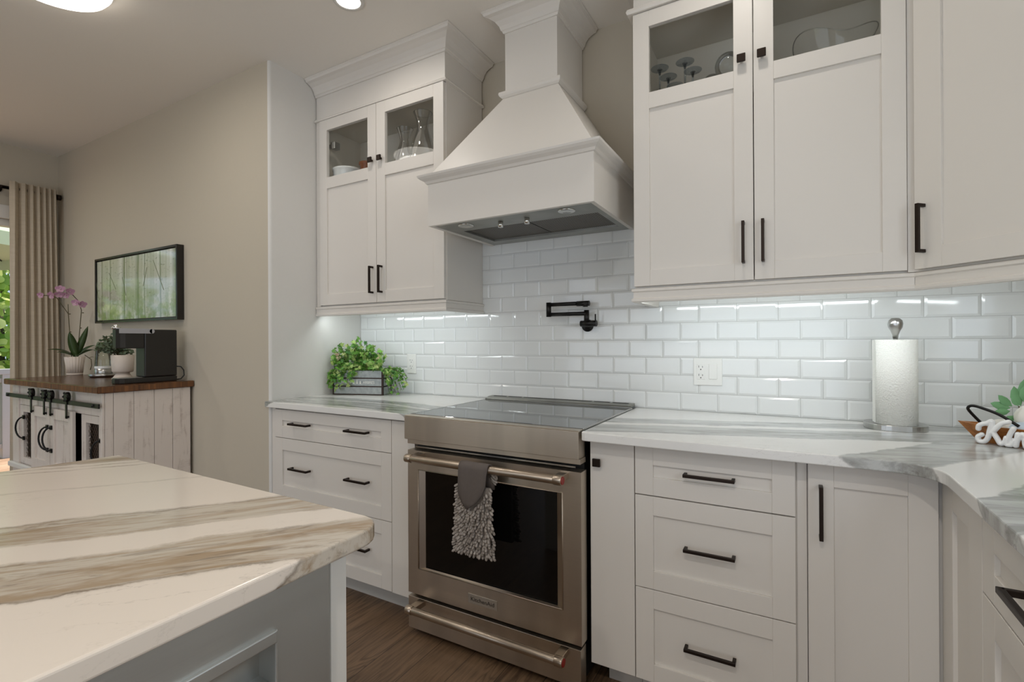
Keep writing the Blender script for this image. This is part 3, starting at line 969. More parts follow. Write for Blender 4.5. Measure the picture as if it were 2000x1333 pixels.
# left drawers
t = thing('drawer_cabinet', 'white three-drawer base cabinet with paired bar pulls left of the stove', 'cabinet', (0.05, -0.3, 0))
b = MB(); b.box(LW + 0.002, 0.552, BY, -0.002, 0.10, 0.883); obj('carcass', b, 'cab', t)
b = MB(); b.box(LW + 0.002, 0.552, -0.545, -0.53, 0.0, 0.10); obj('toe_kick', b, 'toe', t)
b = MB(frb); b.box(LW + 0.004, -0.412, 0, 0.012, 0.10, 0.880); obj('filler_strip', b, 'cab', t, 0.001)
b = MB(frb); b.box(0.418, 0.552, 0, 0.02, 0.106, ZT); obj('filler_panel', b, 'cab', t, 0.001)
for (z0, z1, hz) in ((0.728, ZT, 0.808), (0.420, 0.725, 0.579), (0.108, 0.417, 0.270)):
    d = shaker(frb, -0.409, 0.415, z0, z1, t, 'drawer', st=0.062, top=0.056 if z0 > 0.7 else 0.062, bot=0.060)
    for ux in (-0.194, 0.212):
        pull(frb, ux, 0.02, hz, 0.142, False, d)
# narrow pull-out right of the range
t = thing('pullout_cabinet', 'narrow white slab-front pull-out cabinet just right of the stove', 'cabinet', (1.43, -0.3, 0))
b = MB(); b.box(1.353, 1.510, BY, -0.002, 0.09, 0.883); obj('carcass', b, 'cab', t)
b = MB(frb); b.box(1.353, 1.5085, 0.0005, 0.02, 0.093, ZT); d = obj('door', b, 'cab', t, 0.0015)
knob(frb, 1.383, 0.02, 0.803, d)
b = MB(); b.box(1.39, 1.510, -0.545, -0.53, 0.0, 0.09); obj('toe_kick', b, 'toe', t)
# right drawers
t = thing('drawer_cabinet', 'white three-drawer base cabinet with single bar pulls right of the stove', 'cabinet', (1.75, -0.3, 0))
b = MB(); b.box(1.5115, 2.008, BY, -0.002, 0.09, 0.883); obj('carcass', b, 'cab', t)
for (z0, z1, hz) in ((0.712, ZT, 0.797), (0.402, 0.708, 0.561), (0.093, 0.399, 0.248)):
    d = shaker(frb, 1.5115, 1.979, z0, z1, t, 'drawer', st=0.060, top=0.062, bot=0.060)
    pull(frb, 1.7455, 0.02, hz, 0.150, False, d)
b = MB(frb); b.box(1.983, 2.008, 0.0005, 0.004, 0.09, ZT); obj('filler_strip', b, 'cab', t, 0.001)
b = MB(); b.box(1.5115, 2.008, -0.545, -0.53, 0.0, 0.09); obj('toe_kick', b, 'toe', t)
# corner cabinet with two doors meeting in the inside corner
RX = 2.305
t = thing('corner_base_cabinet', 'white corner base cabinet with two doors meeting at the inside corner', 'cabinet', (2.5, -0.45, 0))
b = MB(); b.prism([(2.0095, -0.002), (2.0095, BY), (RX + 0.021, BY), (RX + 0.021, -0.935), (RW - 0.002, -0.935), (RW - 0.002, -0.002)], 0.09, 0.883); obj('carcass', b, 'cab', t)
d = shaker(frb, 2.0105, 2.2985, 0.095, 0.872, t, st=0.062)
pull(frb, 2.041, 0.02, 0.739, 0.150, True, d, proj=0.034)
frr = (Vector((RX + 0.02, 0, 0)), Vector((0, -1, 0)), Vector((-1, 0, 0)))
shaker(frr, 0.634, 0.9335, 0.095, 0.872, t, st=0.088)
b = MB(); b.box(2.0095, RX + 0.09, -0.545, -0.53, 0.0, 0.09); obj('toe_kick', b, 'toe', t)
# right run drawers
t = thing('drawer_cabinet', 'white drawer base cabinet on the right-hand run, cut by the photo edge', 'cabinet', (2.6, -1.3, 0))
b = MB(); b.box(RX + 0.021, RW - 0.002, -1.60, -0.937, 0.09, 0.883); obj('carcass', b, 'cab', t)
d = shaker(frr, 0.9375, 1.598, 0.715, 0.872, t, 'drawer', st=0.066, top=0.058, bot=0.058)
pull(frr, 1.27, 0.02, 0.800, 0.254, False, d, proj=0.036, t=0.011)
d = shaker(frr, 0.9375, 1.598, 0.405, 0.711, t, 'drawer', st=0.066)
pull(frr, 1.27, 0.02, 0.56, 0.254, False, d, proj=0.036, t=0.011)
d = shaker(frr, 0.9375, 1.598, 0.095, 0.401, t, 'drawer', st=0.066)
b = MB(); b.box(RX + 0.08, RX + 0.095, -1.60, -0.937, 0.0, 0.09); obj('toe_kick', b, 'toe', t)

# ================================================================== WORKTOPS
b = MB(); b.prism([(LW + 0.001, -0.0005), (LW + 0.001, -0.630), (LW - 0.012, -0.634), (LW - 0.016, -0.645), (LW - 0.006, -0.658), (0.555, -0.662), (0.555, -0.0005)], 0.884, 0.914)
tag(obj('countertop', b, 'marble_left', None, 0.003), 'grey-veined white quartz countertop left of the stove', 'countertop')
rc = 0.10
arc = [(2.282 - rc + rc * math.sin(a), -0.70 - rc + rc * math.cos(a)) for a in [PI / 2 * i / 10 for i in range(11)]]
b = MB(); b.prism([(1.3435, -0.0005), (1.3435, -0.685), (1.347, -0.695), (1.36, -0.70)] + arc + [(2.282, -2.05), (RW - 0.001, -2.05), (RW - 0.001, -0.0005)], 0.884, 0.914)
tag(obj('countertop', b, 'marble_right', None, 0.003), 'grey-veined white quartz L-shaped countertop right of the stove', 'countertop')

# island
t = thing('island_cabinet', 'white kitchen island cabinet housing the dishwasher in the foreground', 'cabinet', (0.8, -2.4, 0))
b = MB(); b.box(0.70, 1.335, -1.7365, -1.705, 0.0, 0.885); obj('end_panel', b, 'trim', t, 0.0012)
b = MB(); b.box(0.70, 0.74, -3.2, -1.738, 0.0, 0.885); b.box(0.74, 1.30, -3.2, -2.375, 0.0, 0.885); b.box(1.28, 1.33, -1.742, -1.738, 0.0, 0.885); obj('carcass', b, 'trim', t)
c5 = [(1.36 - 0.055 + 0.055 * math.sin(a), -1.635 - 0.055 + 0.055 * math.cos(a)) for a in [PI / 2 * i / 6 for i in range(7)]]
b = MB(); b.prism([(0.345, -1.622)] + c5 + [(1.364, -3.25), (0.25, -3.25), (0.25, -2.5), (0.27, -2.1), (0.300, -1.85), (0.318, -1.76)], 0.886, 0.914)
tag(obj('island_countertop', b, 'marble_island', None, 0.004, 3), 'white quartz island worktop with bold brown-grey bands in the foreground', 'countertop')
t = thing('dishwasher', 'stainless steel dishwasher with recessed pocket handle in the island end', 'dishwasher', (1.05, -2.06, 0.0))
dx0, dx1 = 1.302, 1.345
y0, y1 = -2.365, -1.748
hy0, hy1, hz0, hz1 = -2.275, -1.840, 0.748, 0.824
b = MB()
b.box(dx0, dx1, hy1, y1, 0.10, 0.880); b.box(dx0, dx1, y0, hy0, 0.10, 0.880)
b.box(dx0, dx1, hy0, hy1, hz1, 0.880); b.box(dx0, dx1, hy0, hy1, 0.10, hz0)
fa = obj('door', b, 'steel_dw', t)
b = MB(); b.box(dx0 + 0.001, dx0 + 0.006, hy0, hy1, hz0, hz1); obj('handle_pocket', b, 'satin', fa)
b = MB(); b.box(dx1 - 0.014, dx1 + 0.006, hy0, hy1, hz1 - 0.016, hz1 + 0.002); b.box(dx1 - 0.002, dx1 + 0.002, hy1, hy1 + 0.004, hz0, hz1); b.box(dx1 - 0.002, dx1 + 0.002, hy0, hy1, hz0 - 0.004, hz0); obj('handle_lip', b, 'steel_dw', fa, 0.002)
b = MB(); b.box(0.76, dx0 - 0.002, y0 + 0.005, y1 - 0.003, 0.02, 0.876); obj('tub', b, 'dark', t)
b = MB(); b.box(1.22, 1.25, y0 + 0.005, y1 - 0.003, 0.0, 0.098); obj('kick_plate', b, 'dark', t)

# ================================================================== RANGE
t = thing('range', 'stainless steel slide-in electric range with black oven window', 'stove', (0.948, -0.35, 0.0))
GX0, GX1 = 0.562, 1.335
b = MB(); b.box(GX0 + 0.006, GX1 - 0.004, -0.63, -0.03, 0.03, 0.905); obj('body', b, 'dark', t)
for x in (0.62, 1.28):
    for y in (-0.58, -0.08):
        b = MB(); b.cyl((x, y, 0), (x, y, 0.035), 0.018, 12); obj('levelling_foot', b, 'dark', t)
b = MB(); b.box(0.560, 1.3385, -0.6605, -0.078, 0.9145, 0.919); b2 = obj('cooktop', b, 'cooktop', t, 0.001)
for x0 in (0.556, 1.337):
    b = MB(); b.box(x0, x0 + 0.0055, -0.660, -0.06, 0.9145, 0.9195); obj('edge_trim', b, 'satin', b2)
b = MB(); b.box(0.75, 1.135, -0.6535, -0.652, 0.919, 0.9194); b.box(0.749, 0.751, -0.658, -0.6535, 0.919, 0.9194); obj('control_outline', b, 'slot', b2)
b = MB(); b.prism([(0.556, -0.700), (1.337, -0.700), (1.337, -0.640), (0.556, -0.640)], 0.818, 0.914); b.box(0.556, 1.3385, -0.700, -0.661, 0.9142, 0.9172)
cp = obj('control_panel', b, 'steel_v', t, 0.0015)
b = MB(); b.box(0.566, 1.340, -0.692, -0.640, 0.799, 0.8175); obj('panel_lip', b, 'steel_v', cp, 0.001)
# vent trim at the back
b = MB(); b.prism([(0, 0)] * 0 or [(0.560, -0.080), (1.338, -0.080), (1.338, -0.003), (0.560, -0.003)], 0.9193, 0.9235)
b.sweep([(0.0, 0.9235), (0.010, 0.9235), (0.014, 0.9275), (0.026, 0.9305), (0.034, 0.9335), (0.074, 0.9345), (0.074, 0.9235)], [(1.338, -0.080), (0.560, -0.080)])
vt = obj('vent_trim', b, 'steel_h', t, 0.001)
for (x0, x1) in ((0.585, 0.66), (0.675, 0.752), (0.765, 1.135), (1.148, 1.225), (1.240, 1.315)):
    b = MB(); b.box(x0, x1, -0.034, -0.020, 0.9338, 0.9352); obj('vent_slot', b, 'dark', vt)
# oven door as a frame round the window
oy = -0.690
b = MB()
ox0, ox1, oz0, oz1 = 0.566, 1.342, 0.175, 0.772
wx0, wx1, wz0, wz1 = 0.622, 1.272, 0.284, 0.694
b.box(ox0, wx0, oy, -0.64, oz0, oz1); b.box(wx1, ox1, oy, -0.64, oz0, oz1)
b.box(wx0, wx1, oy, -0.64, wz1, oz1); b.box(wx0, wx1, oy, -0.64, oz0, wz0)
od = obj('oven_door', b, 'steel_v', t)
b = MB()
cw = [(wx0, wz0), (wx1, wz0), (wx1, wz1), (wx0, wz1)]
ci = [(wx0 + 0.030, wz0 + 0.004), (wx1 - 0.026, wz0 + 0.004), (wx1 - 0.026, wz1 - 0.006), (wx0 + 0.030, wz1 - 0.006)]
vs = [(x, oy + 0.0005, z) for x, z in cw] + [(x, oy + 0.012, z) for x, z in ci]
b.add(vs, [(0, 1, 5, 4), (1, 2, 6, 5), (2, 3, 7, 6), (3, 0, 4, 7)])
for i in range(4):
    (xa, za), (xb, zb) = cw[i], cw[(i + 1) % 4]
    b.tube([(xa, oy - 0.001, za), (xb, oy - 0.001, zb)], 0.0022, 6)
obj('window_bezel', b, 'steel_handle', od)
b = MB(); b.box(wx0 + 0.028, wx1 - 0.024, oy + 0.0115, oy + 0.02, wz0 + 0.002, wz1 - 0.004); obj('oven_window', b, 'blackglass', od)
b = MB(); b.box(0.60, 1.318, oy + 0.008, oy + 0.012, 0.784, 0.789); obj('door_gasket', b, 'satin', t)

def bar_handle(z, parent, y=-0.760):
    b = MB()
    b.cyl((0.622, y, z), (1.298, y, z), 0.0145, 20)
    for x0, x1 in ((0.618, 0.648), (1.272, 1.303)):
        b.cyl((x0, y, z), (x1, y, z), 0.0168, 20)
    for x in (0.640, 1.280):
        b.box(x - 0.016, x + 0.016, y, oy + 0.001, z - 0.011, z + 0.011)
    h = obj('bar_handle', b, 'steel_handle', parent, 0.002)
    return h
h1 = bar_handle(0.757, od)
b = MB(); b.cyl((1.3025, -0.760, 0.757), (1.3055, -0.760, 0.757), 0.0135, 20); obj('red_cap', b, 'red', od)
b = MB(); b.box(0.872, 1.004, oy - 0.003, oy, 0.2085, 0.2455); bd_ = obj('badge', b, 'badge', od, 0.001)
b = MB(); add_text(b, 'KitchenAid', 0.0215, (0.938, oy - 0.0034, 0.2265), Vector((1, 0, 0)), Vector((0, 0, 1)), Vector((0, -1, 0)), 0.0004, 1.12); obj('badge_lettering', b, 'lettering', od)
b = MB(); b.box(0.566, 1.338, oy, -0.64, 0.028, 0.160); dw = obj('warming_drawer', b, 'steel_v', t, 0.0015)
h2 = bar_handle(0.148, dw)
b = MB(); b.cyl((1.3025, -0.760, 0.148), (1.3055, -0.760, 0.148), 0.0135, 20); obj('red_cap', b, 'red', dw)

# chenille mitt hanging over the oven handle
t = thing('cleaning_mitt', 'grey-brown chenille cleaning mitt hanging over the oven door handle', 'cleaning mitt', (0.955, -0.78, 0.43))
yb = -0.760
def strip(mb, pts, hw, th):
    # pts (x centre, y, z, halfwidth) ; closed thick cloth strip
    vs, fs = [], []
    m = len(pts)
    for i, (x, y, z, w) in enumerate(pts):
        a = Vector((0, pts[min(i + 1, m - 1)][1] - pts[max(i - 1, 0)][1], pts[min(i + 1, m - 1)][2] - pts[max(i - 1, 0)][2])).normalized()
        nn = Vector((0, a.z, -a.y)) * th
        for k in range(7):
            q = Vector((x + w * (k / 3 - 1), y + 0.0025 * math.sin(k * 1.9 + i * 0.7), z))
            vs += [q + nn * 0.5, q - nn * 0.5]
    for i in range(m - 1):
        for k in range(6):
            o = i * 14 + k * 2
            fs += [(o, o + 2, o + 16, o + 14), (o + 1, o + 15, o + 17, o + 3)]
        fs += [(i * 14, i * 14 + 14, i * 14 + 15, i * 14 + 1), (i * 14 + 12, i * 14 + 13, i * 14 + 27, i * 14 + 26)]
    fs += [tuple(range(0, 14, 2)) + tuple(range(13, 0, -2)), tuple(range((m - 1) * 14 + 1, m * 14, 2)) + tuple(range(m * 14 - 2, (m - 1) * 14 - 1, -2))]
    mb.add(vs, fs, True)
path = [(0.934, yb - 0.026, 0.612, 0.006), (0.938, yb - 0.026, 0.632, 0.030), (0.944, yb - 0.026, 0.664, 0.052), (0.950, yb - 0.023, 0.70, 0.060), (0.952, yb - 0.0205, 0.74, 0.061)]
for i in range(7):
    a = PI * i / 6
    path.append((0.955, yb - 0.0195 * math.cos(a), 0.757 + 0.0195 * math.sin(a), 0.062))
path += [(0.958, yb + 0.0195, 0.72, 0.062), (0.960, yb + 0.022, 0.68, 0.062)]
b = MB(); strip(b, path, 0.06, 0.005); obj('fabric_band', b, 'fabric', t)
random.seed(3)
b = MB()
def nub(mb, p0, dr, l, r):
    mb.tube([p0, p0 + dr * l * 0.35, p0 + dr * l * 0.8, p0 + dr * l], r, 6, rr=[r * 0.85, r * 1.0, r * 0.98, r * 0.5])
zt, zb = 0.690, 0.447
rows = 25
for i in range(rows):
    z = zt + (zb - zt) * i / (rows - 1)
    w = 0.066 + 0.014 * (i / (rows - 1))
    for k in range(14):
        x = 0.951 + w * (k / 6.5 - 1) + random.uniform(-.004, .004)
        if z > 0.60 and abs(x - 0.951) < 0.058 * (z - 0.60) / 0.08:
            continue
        p0 = Vector((x, yb - 0.006 + random.uniform(-.004, .004), z))
        side = (x - 0.951) / w
        dr = Vector((side * abs(side) * 1.1 + random.uniform(-.2, .2), -0.75 - random.uniform(0, .3) * (1 - abs(side)), -0.75)).normalized()
        nub(b, p0, dr, random.uniform(0.017, 0.021), 0.0052)
for i in range(26):
    sg = random.choice((-1, 1))
    p0 = Vector((0.955 + sg * 0.056, yb + 0.018 + random.uniform(-.006, .010), random.uniform(0.715, 0.745)))
    nub(b, p0, Vector((sg * 0.8, random.uniform(-.3, .3), -random.uniform(0.2, 0.9))).normalized(), 0.026, 0.0042)
b.box(0.886, 1.018, yb - 0.008, yb + 0.006, zb - 0.012, 0.69)
obj('chenille_pile', b, 'chenille', t)['kind'] = 'stuff'

# ================================================================== POT FILLER, OUTLETS
t = thing('pot_filler', 'black folding pot filler faucet on the tiled wall above the stove', 'faucet', (1.105, -0.04, 1.30))
b = MB(); b.lathe((1.107, -0.0002, 1.300), [(0.030, 0.0), (0.030, 0.006), (0.012, 0.010), (0.012, 0.05)], 24, Vector((0, -1, 0))); obj('wall_flange', b, 'black', t)
b = MB(); b.cyl((1.092, -0.055, 1.308), (1.172, -0.055, 1.308), 0.0145, 20); b.cyl((1.122, -0.055, 1.305), (1.122, -0.055, 1.372), 0.0125, 20); vb = obj('valve_body', b, 'black', t)
b = MB(); b.cyl((1.166, -0.055, 1.31), (1.166, -0.055, 1.352), 0.0035, 10); obj('lever', b, 'black', vb)
b = MB(); b.cyl((1.122, -0.060, 1.356), (0.930, -0.060, 1.356), 0.0095, 16); obj('lower_arm', b, 'black', t)
b = MB(); b.cyl((0.925, -0.060, 1.345), (0.925, -0.060, 1.416), 0.0125, 20); obj('elbow_post', b, 'black', t)
b = MB(); b.cyl((0.925, -0.060, 1.405), (1.085, -0.060, 1.405), 0.0095, 16); obj('upper_arm', b, 'black', t)
b = MB(); b.cyl((1.075, -0.060, 1.404), (1.138, -0.060, 1.404), 0.0125, 20); b.cyl((1.118, -0.060, 1.404), (1.118, -0.060, 1.388), 0.012, 16); obj('spout', b, 'black', t)

def receptacle(x, z, parent, h=0.068, w=0.034):
    b = MB(); b.box(x - w / 2, x + w / 2, -0.0068, -0.0045, z - h / 2, z + h / 2); r_ = obj('receptacle', b, 'plate', parent, 0.001)
    s = MB()
    for dz in (0.018, -0.018):
        s.box(x - 0.009, x - 0.007, -0.0072, -0.0066, z + dz - 0.001, z + dz + 0.008)
        s.box(x + 0.006, x + 0.008, -0.0072, -0.0066, z + dz - 0.001, z + dz + 0.006)
        s.cyl((x, -0.0066, z + dz - 0.009), (x, -0.0072, z + dz - 0.009), 0.0026, 10)
    obj('slots', s, 'slot', parent)
t = thing('wall_outlet', 'single white wall outlet behind the ivy planter', 'outlet', (-0.0115, -0.003, 1.036))
b = MB(); b.box(-0.046, 0.023, -0.005, -0.0002, 1.036, 1.152); obj('cover_plate', b, 'plate', t, 0.0015)
receptacle(-0.0115, 1.094, t)
t = thing('wall_outlet', 'double white wall plate with outlet and rocker switch right of the stove', 'outlet', (1.655, -0.003, 1.030))
b = MB(); b.box(1.598, 1.714, -0.005, -0.0002, 1.030, 1.147); obj('cover_plate', b, 'plate', t, 0.0015)
receptacle(1.628, 1.089, t)
b = MB(); b.box(1.661, 1.694, -0.0085, -0.0045, 1.057, 1.123); obj('rocker_switch', b, 'plate', t, 0.0015)

# ================================================================== PLANTER WITH IVY
PC = Vector((-0.262, -0.157, 0.9145))
Pd = Vector((0.923, 0.385, 0)).normalized()   # planter turned towards the room
Pd = Vector((0.316, 0.098, 0)).normalized()
Pn = Vector((Pd.y, -Pd.x, 0))
frp = (PC, Pd, Pn)
t = thing('planter_box', 'galvanized slatted planter box with rusty frame on the left counter', 'planter', PC)
W2, D2, HH = 0.162, 0.055, 0.150
for i in range(3):
    b = MB(frp); z0 = 0.006 + i * 0.048; b.box(-W2 + 0.008, W2 - 0.008, D2 - 0.003, D2, z0, z0 + 0.041); obj('front_slat', b, 'galv', t, 0.001)
b = MB(frp)
for i in range(3):
    z0 = 0.006 + i * 0.048
    b.box(-W2 + 0.008, W2 - 0.008, -D2, -D2 + 0.003, z0, z0 + 0.041)
    b.box(-W2, -W2 + 0.003, -D2 + 0.006, D2 - 0.006, z0, z0 + 0.041); b.box(W2 - 0.003, W2, -D2 + 0.006, D2 - 0.006, z0, z0 + 0.041)
b.box(-W2 + 0.004, W2 - 0.004, -D2 + 0.004, D2 - 0.004, 0.002, 0.006)
obj('side_slats', b, 'galv', t)
b = MB(frp)
for sx in (-1, 1):
    for sd in (-1, 1):
        b.box(sx * W2 - 0.009 if sx > 0 else -W2 - 0.001, sx * W2 + 0.001 if sx > 0 else -W2 + 0.009, sd * D2 - 0.009 if sd > 0 else -D2 - 0.001, sd * D2 + 0.001 if sd > 0 else -D2 + 0.009, 0.0, HH)
for z0 in (0.0, 0.047, 0.095):
    b.box(-W2 + 0.008, W2 - 0.008, D2 - 0.004, D2 - 0.0005, z0, z0 + 0.0065)
obj('rusty_frame', b, 'rust', t)
b = MB()
ctr = PC + Pn * (D2 + 0.0004)
add_text(b, 'TREES', 0.022, ctr + Pd * (-0.076) + Vector((0, 0, 0.0735)), Pd, Vector((0, 0, 1)), Pn, 0.0003, 1.15)
add_text(b, 'ARBRES', 0.022, ctr + Pd * 0.072 + Vector((0, 0, 0.0735)), Pd, Vector((0, 0, 1)), Pn, 0.0003, 1.0)
for k, (dx, h) in enumerate(((-0.024, 0.024), (-0.003, 0.030), (0.018, 0.022))):
    bm_ = MB(frp)
    tri = []
    for lv in range(3):
        zb_ = 0.062 + h * (0.12 + lv * 0.26)
        hw_ = 0.0085 * (1 - lv * 0.25)
        tri.append((zb_, hw_, zb_ + h * 0.36))
    for zb_, hw_, ztp in tri:
        vs = [bm_.P(dx - hw_, D2 + 0.0007, zb_), bm_.P(dx + hw_, D2 + 0.0007, zb_), bm_.P(dx, D2 + 0.0007, ztp), bm_.P(dx - hw_, D2 + 0.0002, zb_), bm_.P(dx + hw_, D2 + 0.0002, zb_), bm_.P(dx, D2 + 0.0002, ztp)]
        b.add(vs, [(0, 1, 2), (3, 5, 4), (0, 3, 4, 1), (1, 4, 5, 2), (2, 5, 3, 0)])
obj('printed_lettering', b, 'whiteletter', t)
b = MB(frp); b.box(-W2 + 0.010, W2 - 0.010, -D2 + 0.008, D2 - 0.008, 0.0065, 0.128); obj('soil', b, 'soil', t)

LEAF = [(0, 0), (0.22, -0.12), (0.5, -0.02), (0.30, 0.22), (0.62, 0.42), (0.26, 0.48), (0, 1.0), (-0.26, 0.48), (-0.62, 0.42), (-0.30, 0.22), (-0.5, -0.02), (-0.22, -0.12)]
def leaf(mb, p, dr, nrm, s, shape=LEAF, cup=0.18):
    dr = dr.normalized()
    sd = dr.cross(nrm).normalized()
    nn = sd.cross(dr)
    vs = [p + sd * (x * s) + dr * (y * s) + nn * (-cup * s * abs(x) * 1.4) for x, y in shape]
    ctr_ = p + dr * (0.35 * s) + nn * (0.05 * s)
    m = len(vs)
    mb.add(vs + [ctr_], [(i, (i + 1) % m, m) for i in range(m)], True)
def rnd(s=1.0):
    return Vector((random.uniform(-1, 1), random.uniform(-1, 1), random.uniform(-1, 1))) * s
random.seed(21)
t = thing('ivy_plant', 'trailing variegated green ivy growing in the galvanized planter box', 'plant', PC + Vector((0, 0, 0.128)))
st, lv = MB(), MB()
def vine(p0, p1, p2, nl, s0, s1, r=0.0014):
    pts = []
    for i in range(9):
        q = i / 8
        pts.append(p0 * (1 - q) ** 2 + p1 * 2 * q * (1 - q) + p2 * q * q)
    st.tube(pts, r, 5)
    for i in range(nl):
        q = 0.15 + 0.85 * i / max(nl - 1, 1)
        p = p0 * (1 - q) ** 2 + p1 * 2 * q * (1 - q) + p2 * q * q
        dr = Vector((0.2, -0.5, -0.25)) + rnd(0.9)
        nrm = Vector((0.55, -0.8, 0.55)) + rnd(0.55)
        leaf(lv, p + rnd(0.006), dr, nrm.normalized(), random.uniform(s0, s1))
def PP(u, d, z):
    return PC + Pd * u + Pn * d + Vector((0, 0, z))
def clampc(p):
    p.x = max(p.x, LW + 0.035); p.y = min(p.y, -0.03); return p
for i in range(78):
    u = random.uniform(-0.15, 0.14)
    a = PP(u * 0.8, random.uniform(-0.03, 0.03), 0.125)
    hgt = random.uniform(0.03, 0.19) * (1.15 - abs(u + 0.03) * 2.6)
    e = PP(u * 1.15 + random.uniform(-.03, .03), random.uniform(-0.06, 0.10), 0.125 + hgt)
    vine(a, (a + e) / 2 + Vector((0, 0, 0.04)), clampc(e), 7, 0.020, 0.034)
for (u1, d1_, z1) in ((-0.20, 0.06, 0.075), (-0.19, 0.07, 0.05), (-0.21, 0.04, 0.10), (-0.15, 0.085, 0.035), (-0.12, 0.09, 0.025), (-0.10, 0.085, 0.04), (-0.17, 0.08, 0.09), (-0.05, 0.08, 0.07), (-0.02, 0.085, 0.085)):
    a = PP(u1 * 0.6, 0.03, 0.125)
    e = clampc(PP(u1, d1_, z1))
    vine(a, PP(u1 * 0.95, d1_ + 0.005, 0.17), e, 11, 0.020, 0.034)
for (u1, d1_, z1) in ((0.22, 0.02, 0.015), (0.25, 0.0, 0.03), (0.285, 0.03, 0.06), (0.27, 0.02, 0.085), (0.20, 0.05, 0.012), (0.24, 0.05, 0.12), (0.30, 0.02, 0.10), (0.18, 0.03, 0.06)):
    a = PP(0.12, 0.0, 0.125)
    e = clampc(PP(u1, d1_, z1))
    vine(a, PP(u1 * 0.85, d1_, 0.20), e, 11, 0.015, 0.026)
for (u1, d1_, z1) in ((0.26, 0.06, 0.02), (0.29, 0.05, 0.035), (0.22, 0.07, 0.03), (0.305, 0.04, 0.075), (0.20, 0.07, 0.09)):
    vine(PP(0.13, 0.02, 0.125), PP(u1 * 0.85, d1_, 0.19), clampc(PP(u1, d1_, z1)), 13, 0.016, 0.026)
for (u1, z1) in ((0.0, 0.36), (0.035, 0.335), (-0.075, 0.32), (0.06, 0.31), (-0.03, 0.31)):
    vine(PP(u1 * 0.7, 0, 0.2), PP(u1, 0.0, 0.27), clampc(PP(u1 * 1.15, 0.02, z1 - 0.02)), 6, 0.024, 0.036)
obj('stems', st, 'stem', t)
obj('leaves', lv, 'ivy', t, recalc=False)['kind'] = 'stuff'
b = MB()
for (u, d, z) in ((-0.125, 0.06, 0.235), (-0.115, 0.065, 0.215), (-0.14, 0.06, 0.22), (0.13, 0.04, 0.215)):
    for k in range(9):
        leaf(b, PP(u, d, z) + rnd(0.006), rnd() + Vector((0, -0.6, 0.2)), (rnd(0.5) + Pn).normalized(), 0.016, [(0, 0), (0.4, 0.3), (0.35, 0.8), (0, 1), (-0.35, 0.8), (-0.4, 0.3)])
obj('blossoms', b, 'blush', t, recalc=False)

# ================================================================== PAPER TOWEL
HC = Vector((2.283, -0.145, 0.9142))
t = thing('paper_towel_holder', 'brushed steel paper towel holder with round finial on the right counter', 'paper towel holder', HC)
b = MB()
base = [(HC.x + 0.089 * math.copysign(abs(math.cos(a)) ** 0.8, math.cos(a)), HC.y + 0.080 * math.copysign(abs(math.sin(a)) ** 0.8, math.sin(a)) + 0.02) for a in [2 * PI * i / 40 for i in range(40)]]
b.prism(base, 0.9142, 0.934); obj('base', b, 'satin', t, 0.002)
b = MB(); b.cyl((HC.x, HC.y, 0.934), (HC.x, HC.y, 1.26), 0.007, 14); obj('rod', b, 'satin', t)
b = MB(); b.lathe((HC.x, HC.y, 1.228), [(0.0075, 0), (0.009, 0.012), (0.014, 0.026), (0.0205, 0.038), (0.0225, 0.050), (0.0195, 0.062), (0.012, 0.069), (0.0001, 0.071)], 24); obj('finial', b, 'satin', t)
b = MB()
prof = [(0.021, 0.0), (0.0605, 0.0), (0.0605, 0.27), (0.021, 0.27), (0.021, 0.0)]
b.lathe((HC.x, HC.y, 0.9345), [(r_, z * 1.07) for r_, z in prof], 40, closed=False)
vs = []
for i in range(7):
    a = R(196 - i * 9)
    q_ = 0.0610 + 0.0022 * i * i / 6
    vs += [(HC.x + q_ * math.cos(a), HC.y + q_ * math.sin(a), z) for z in (0.936, 1.222)]
b.add(vs, [(2 * i, 2 * i + 2, 2 * i + 3, 2 * i + 1) for i in range(6)], True)
tag(obj('paper_towel_roll', b, 'paper', None, recalc=False), 'white quilted paper towel roll standing on its steel holder', 'paper towel')

# ================================================================== CORNER DECOR
t = thing('wooden_tray', 'boat-shaped wooden tray with black wire handles in the counter corner', 'tray', (2.60, -0.25, 0.9142))
Td = Vector((0.95, -0.32, 0)).normalized(); Tn = Vector((Td.y, -Td.x, 0))
T0 = Vector((2.43, -0.255, 0.9142))
frt = (T0, Td, Tn)
b = MB(frt)
ot = [(-0.01, 0.0), (0.06, 0.05), (0.40, 0.055), (0.40, -0.055), (0.06, -0.05)]
ob = [(0.035, 0.0), (0.07, 0.028), (0.39, 0.03), (0.39, -0.03), (0.07, -0.028)]
it_ = [(0.004, 0.0), (0.064, 0.043), (0.393, 0.048), (0.393, -0.048), (0.064, -0.043)]
ib = [(0.042, 0.0), (0.074, 0.022), (0.385, 0.024), (0.385, -0.024), (0.074, -0.022)]
zt_ = [0.056, 0.052, 0.05, 0.05, 0.052]
vs = [b.P(*p_, 0.0) for p_ in ob] + [b.P(*p_, z) for p_, z in zip(ot, zt_)] + [b.P(*p_, z) for p_, z in zip(it_, zt_)] + [b.P(*p_, 0.008) for p_ in ib]
fs = [(4, 3, 2, 1, 0), (15, 16, 17, 18, 19)]
for i in range(5):
    j = (i + 1) % 5
    fs += [(i, j, 5 + j, 5 + i), (5 + i, 5 + j, 10 + j, 10 + i), (10 + i, 10 + j, 15 + j, 15 + i)]
b.add(vs, fs); obj('bowl', b, 'acacia', t)
b = MB(frt)
hp = [b.P(*q) for q in ((0.050, -0.030, 0.040), (0.035, -0.022, 0.060), (0.018, -0.010, 0.085), (0.014, 0.0, 0.098), (0.024, 0.008, 0.106), (0.045, 0.014, 0.102), (0.085, 0.024, 0.086), (0.125, 0.034, 0.058))]
cr = []
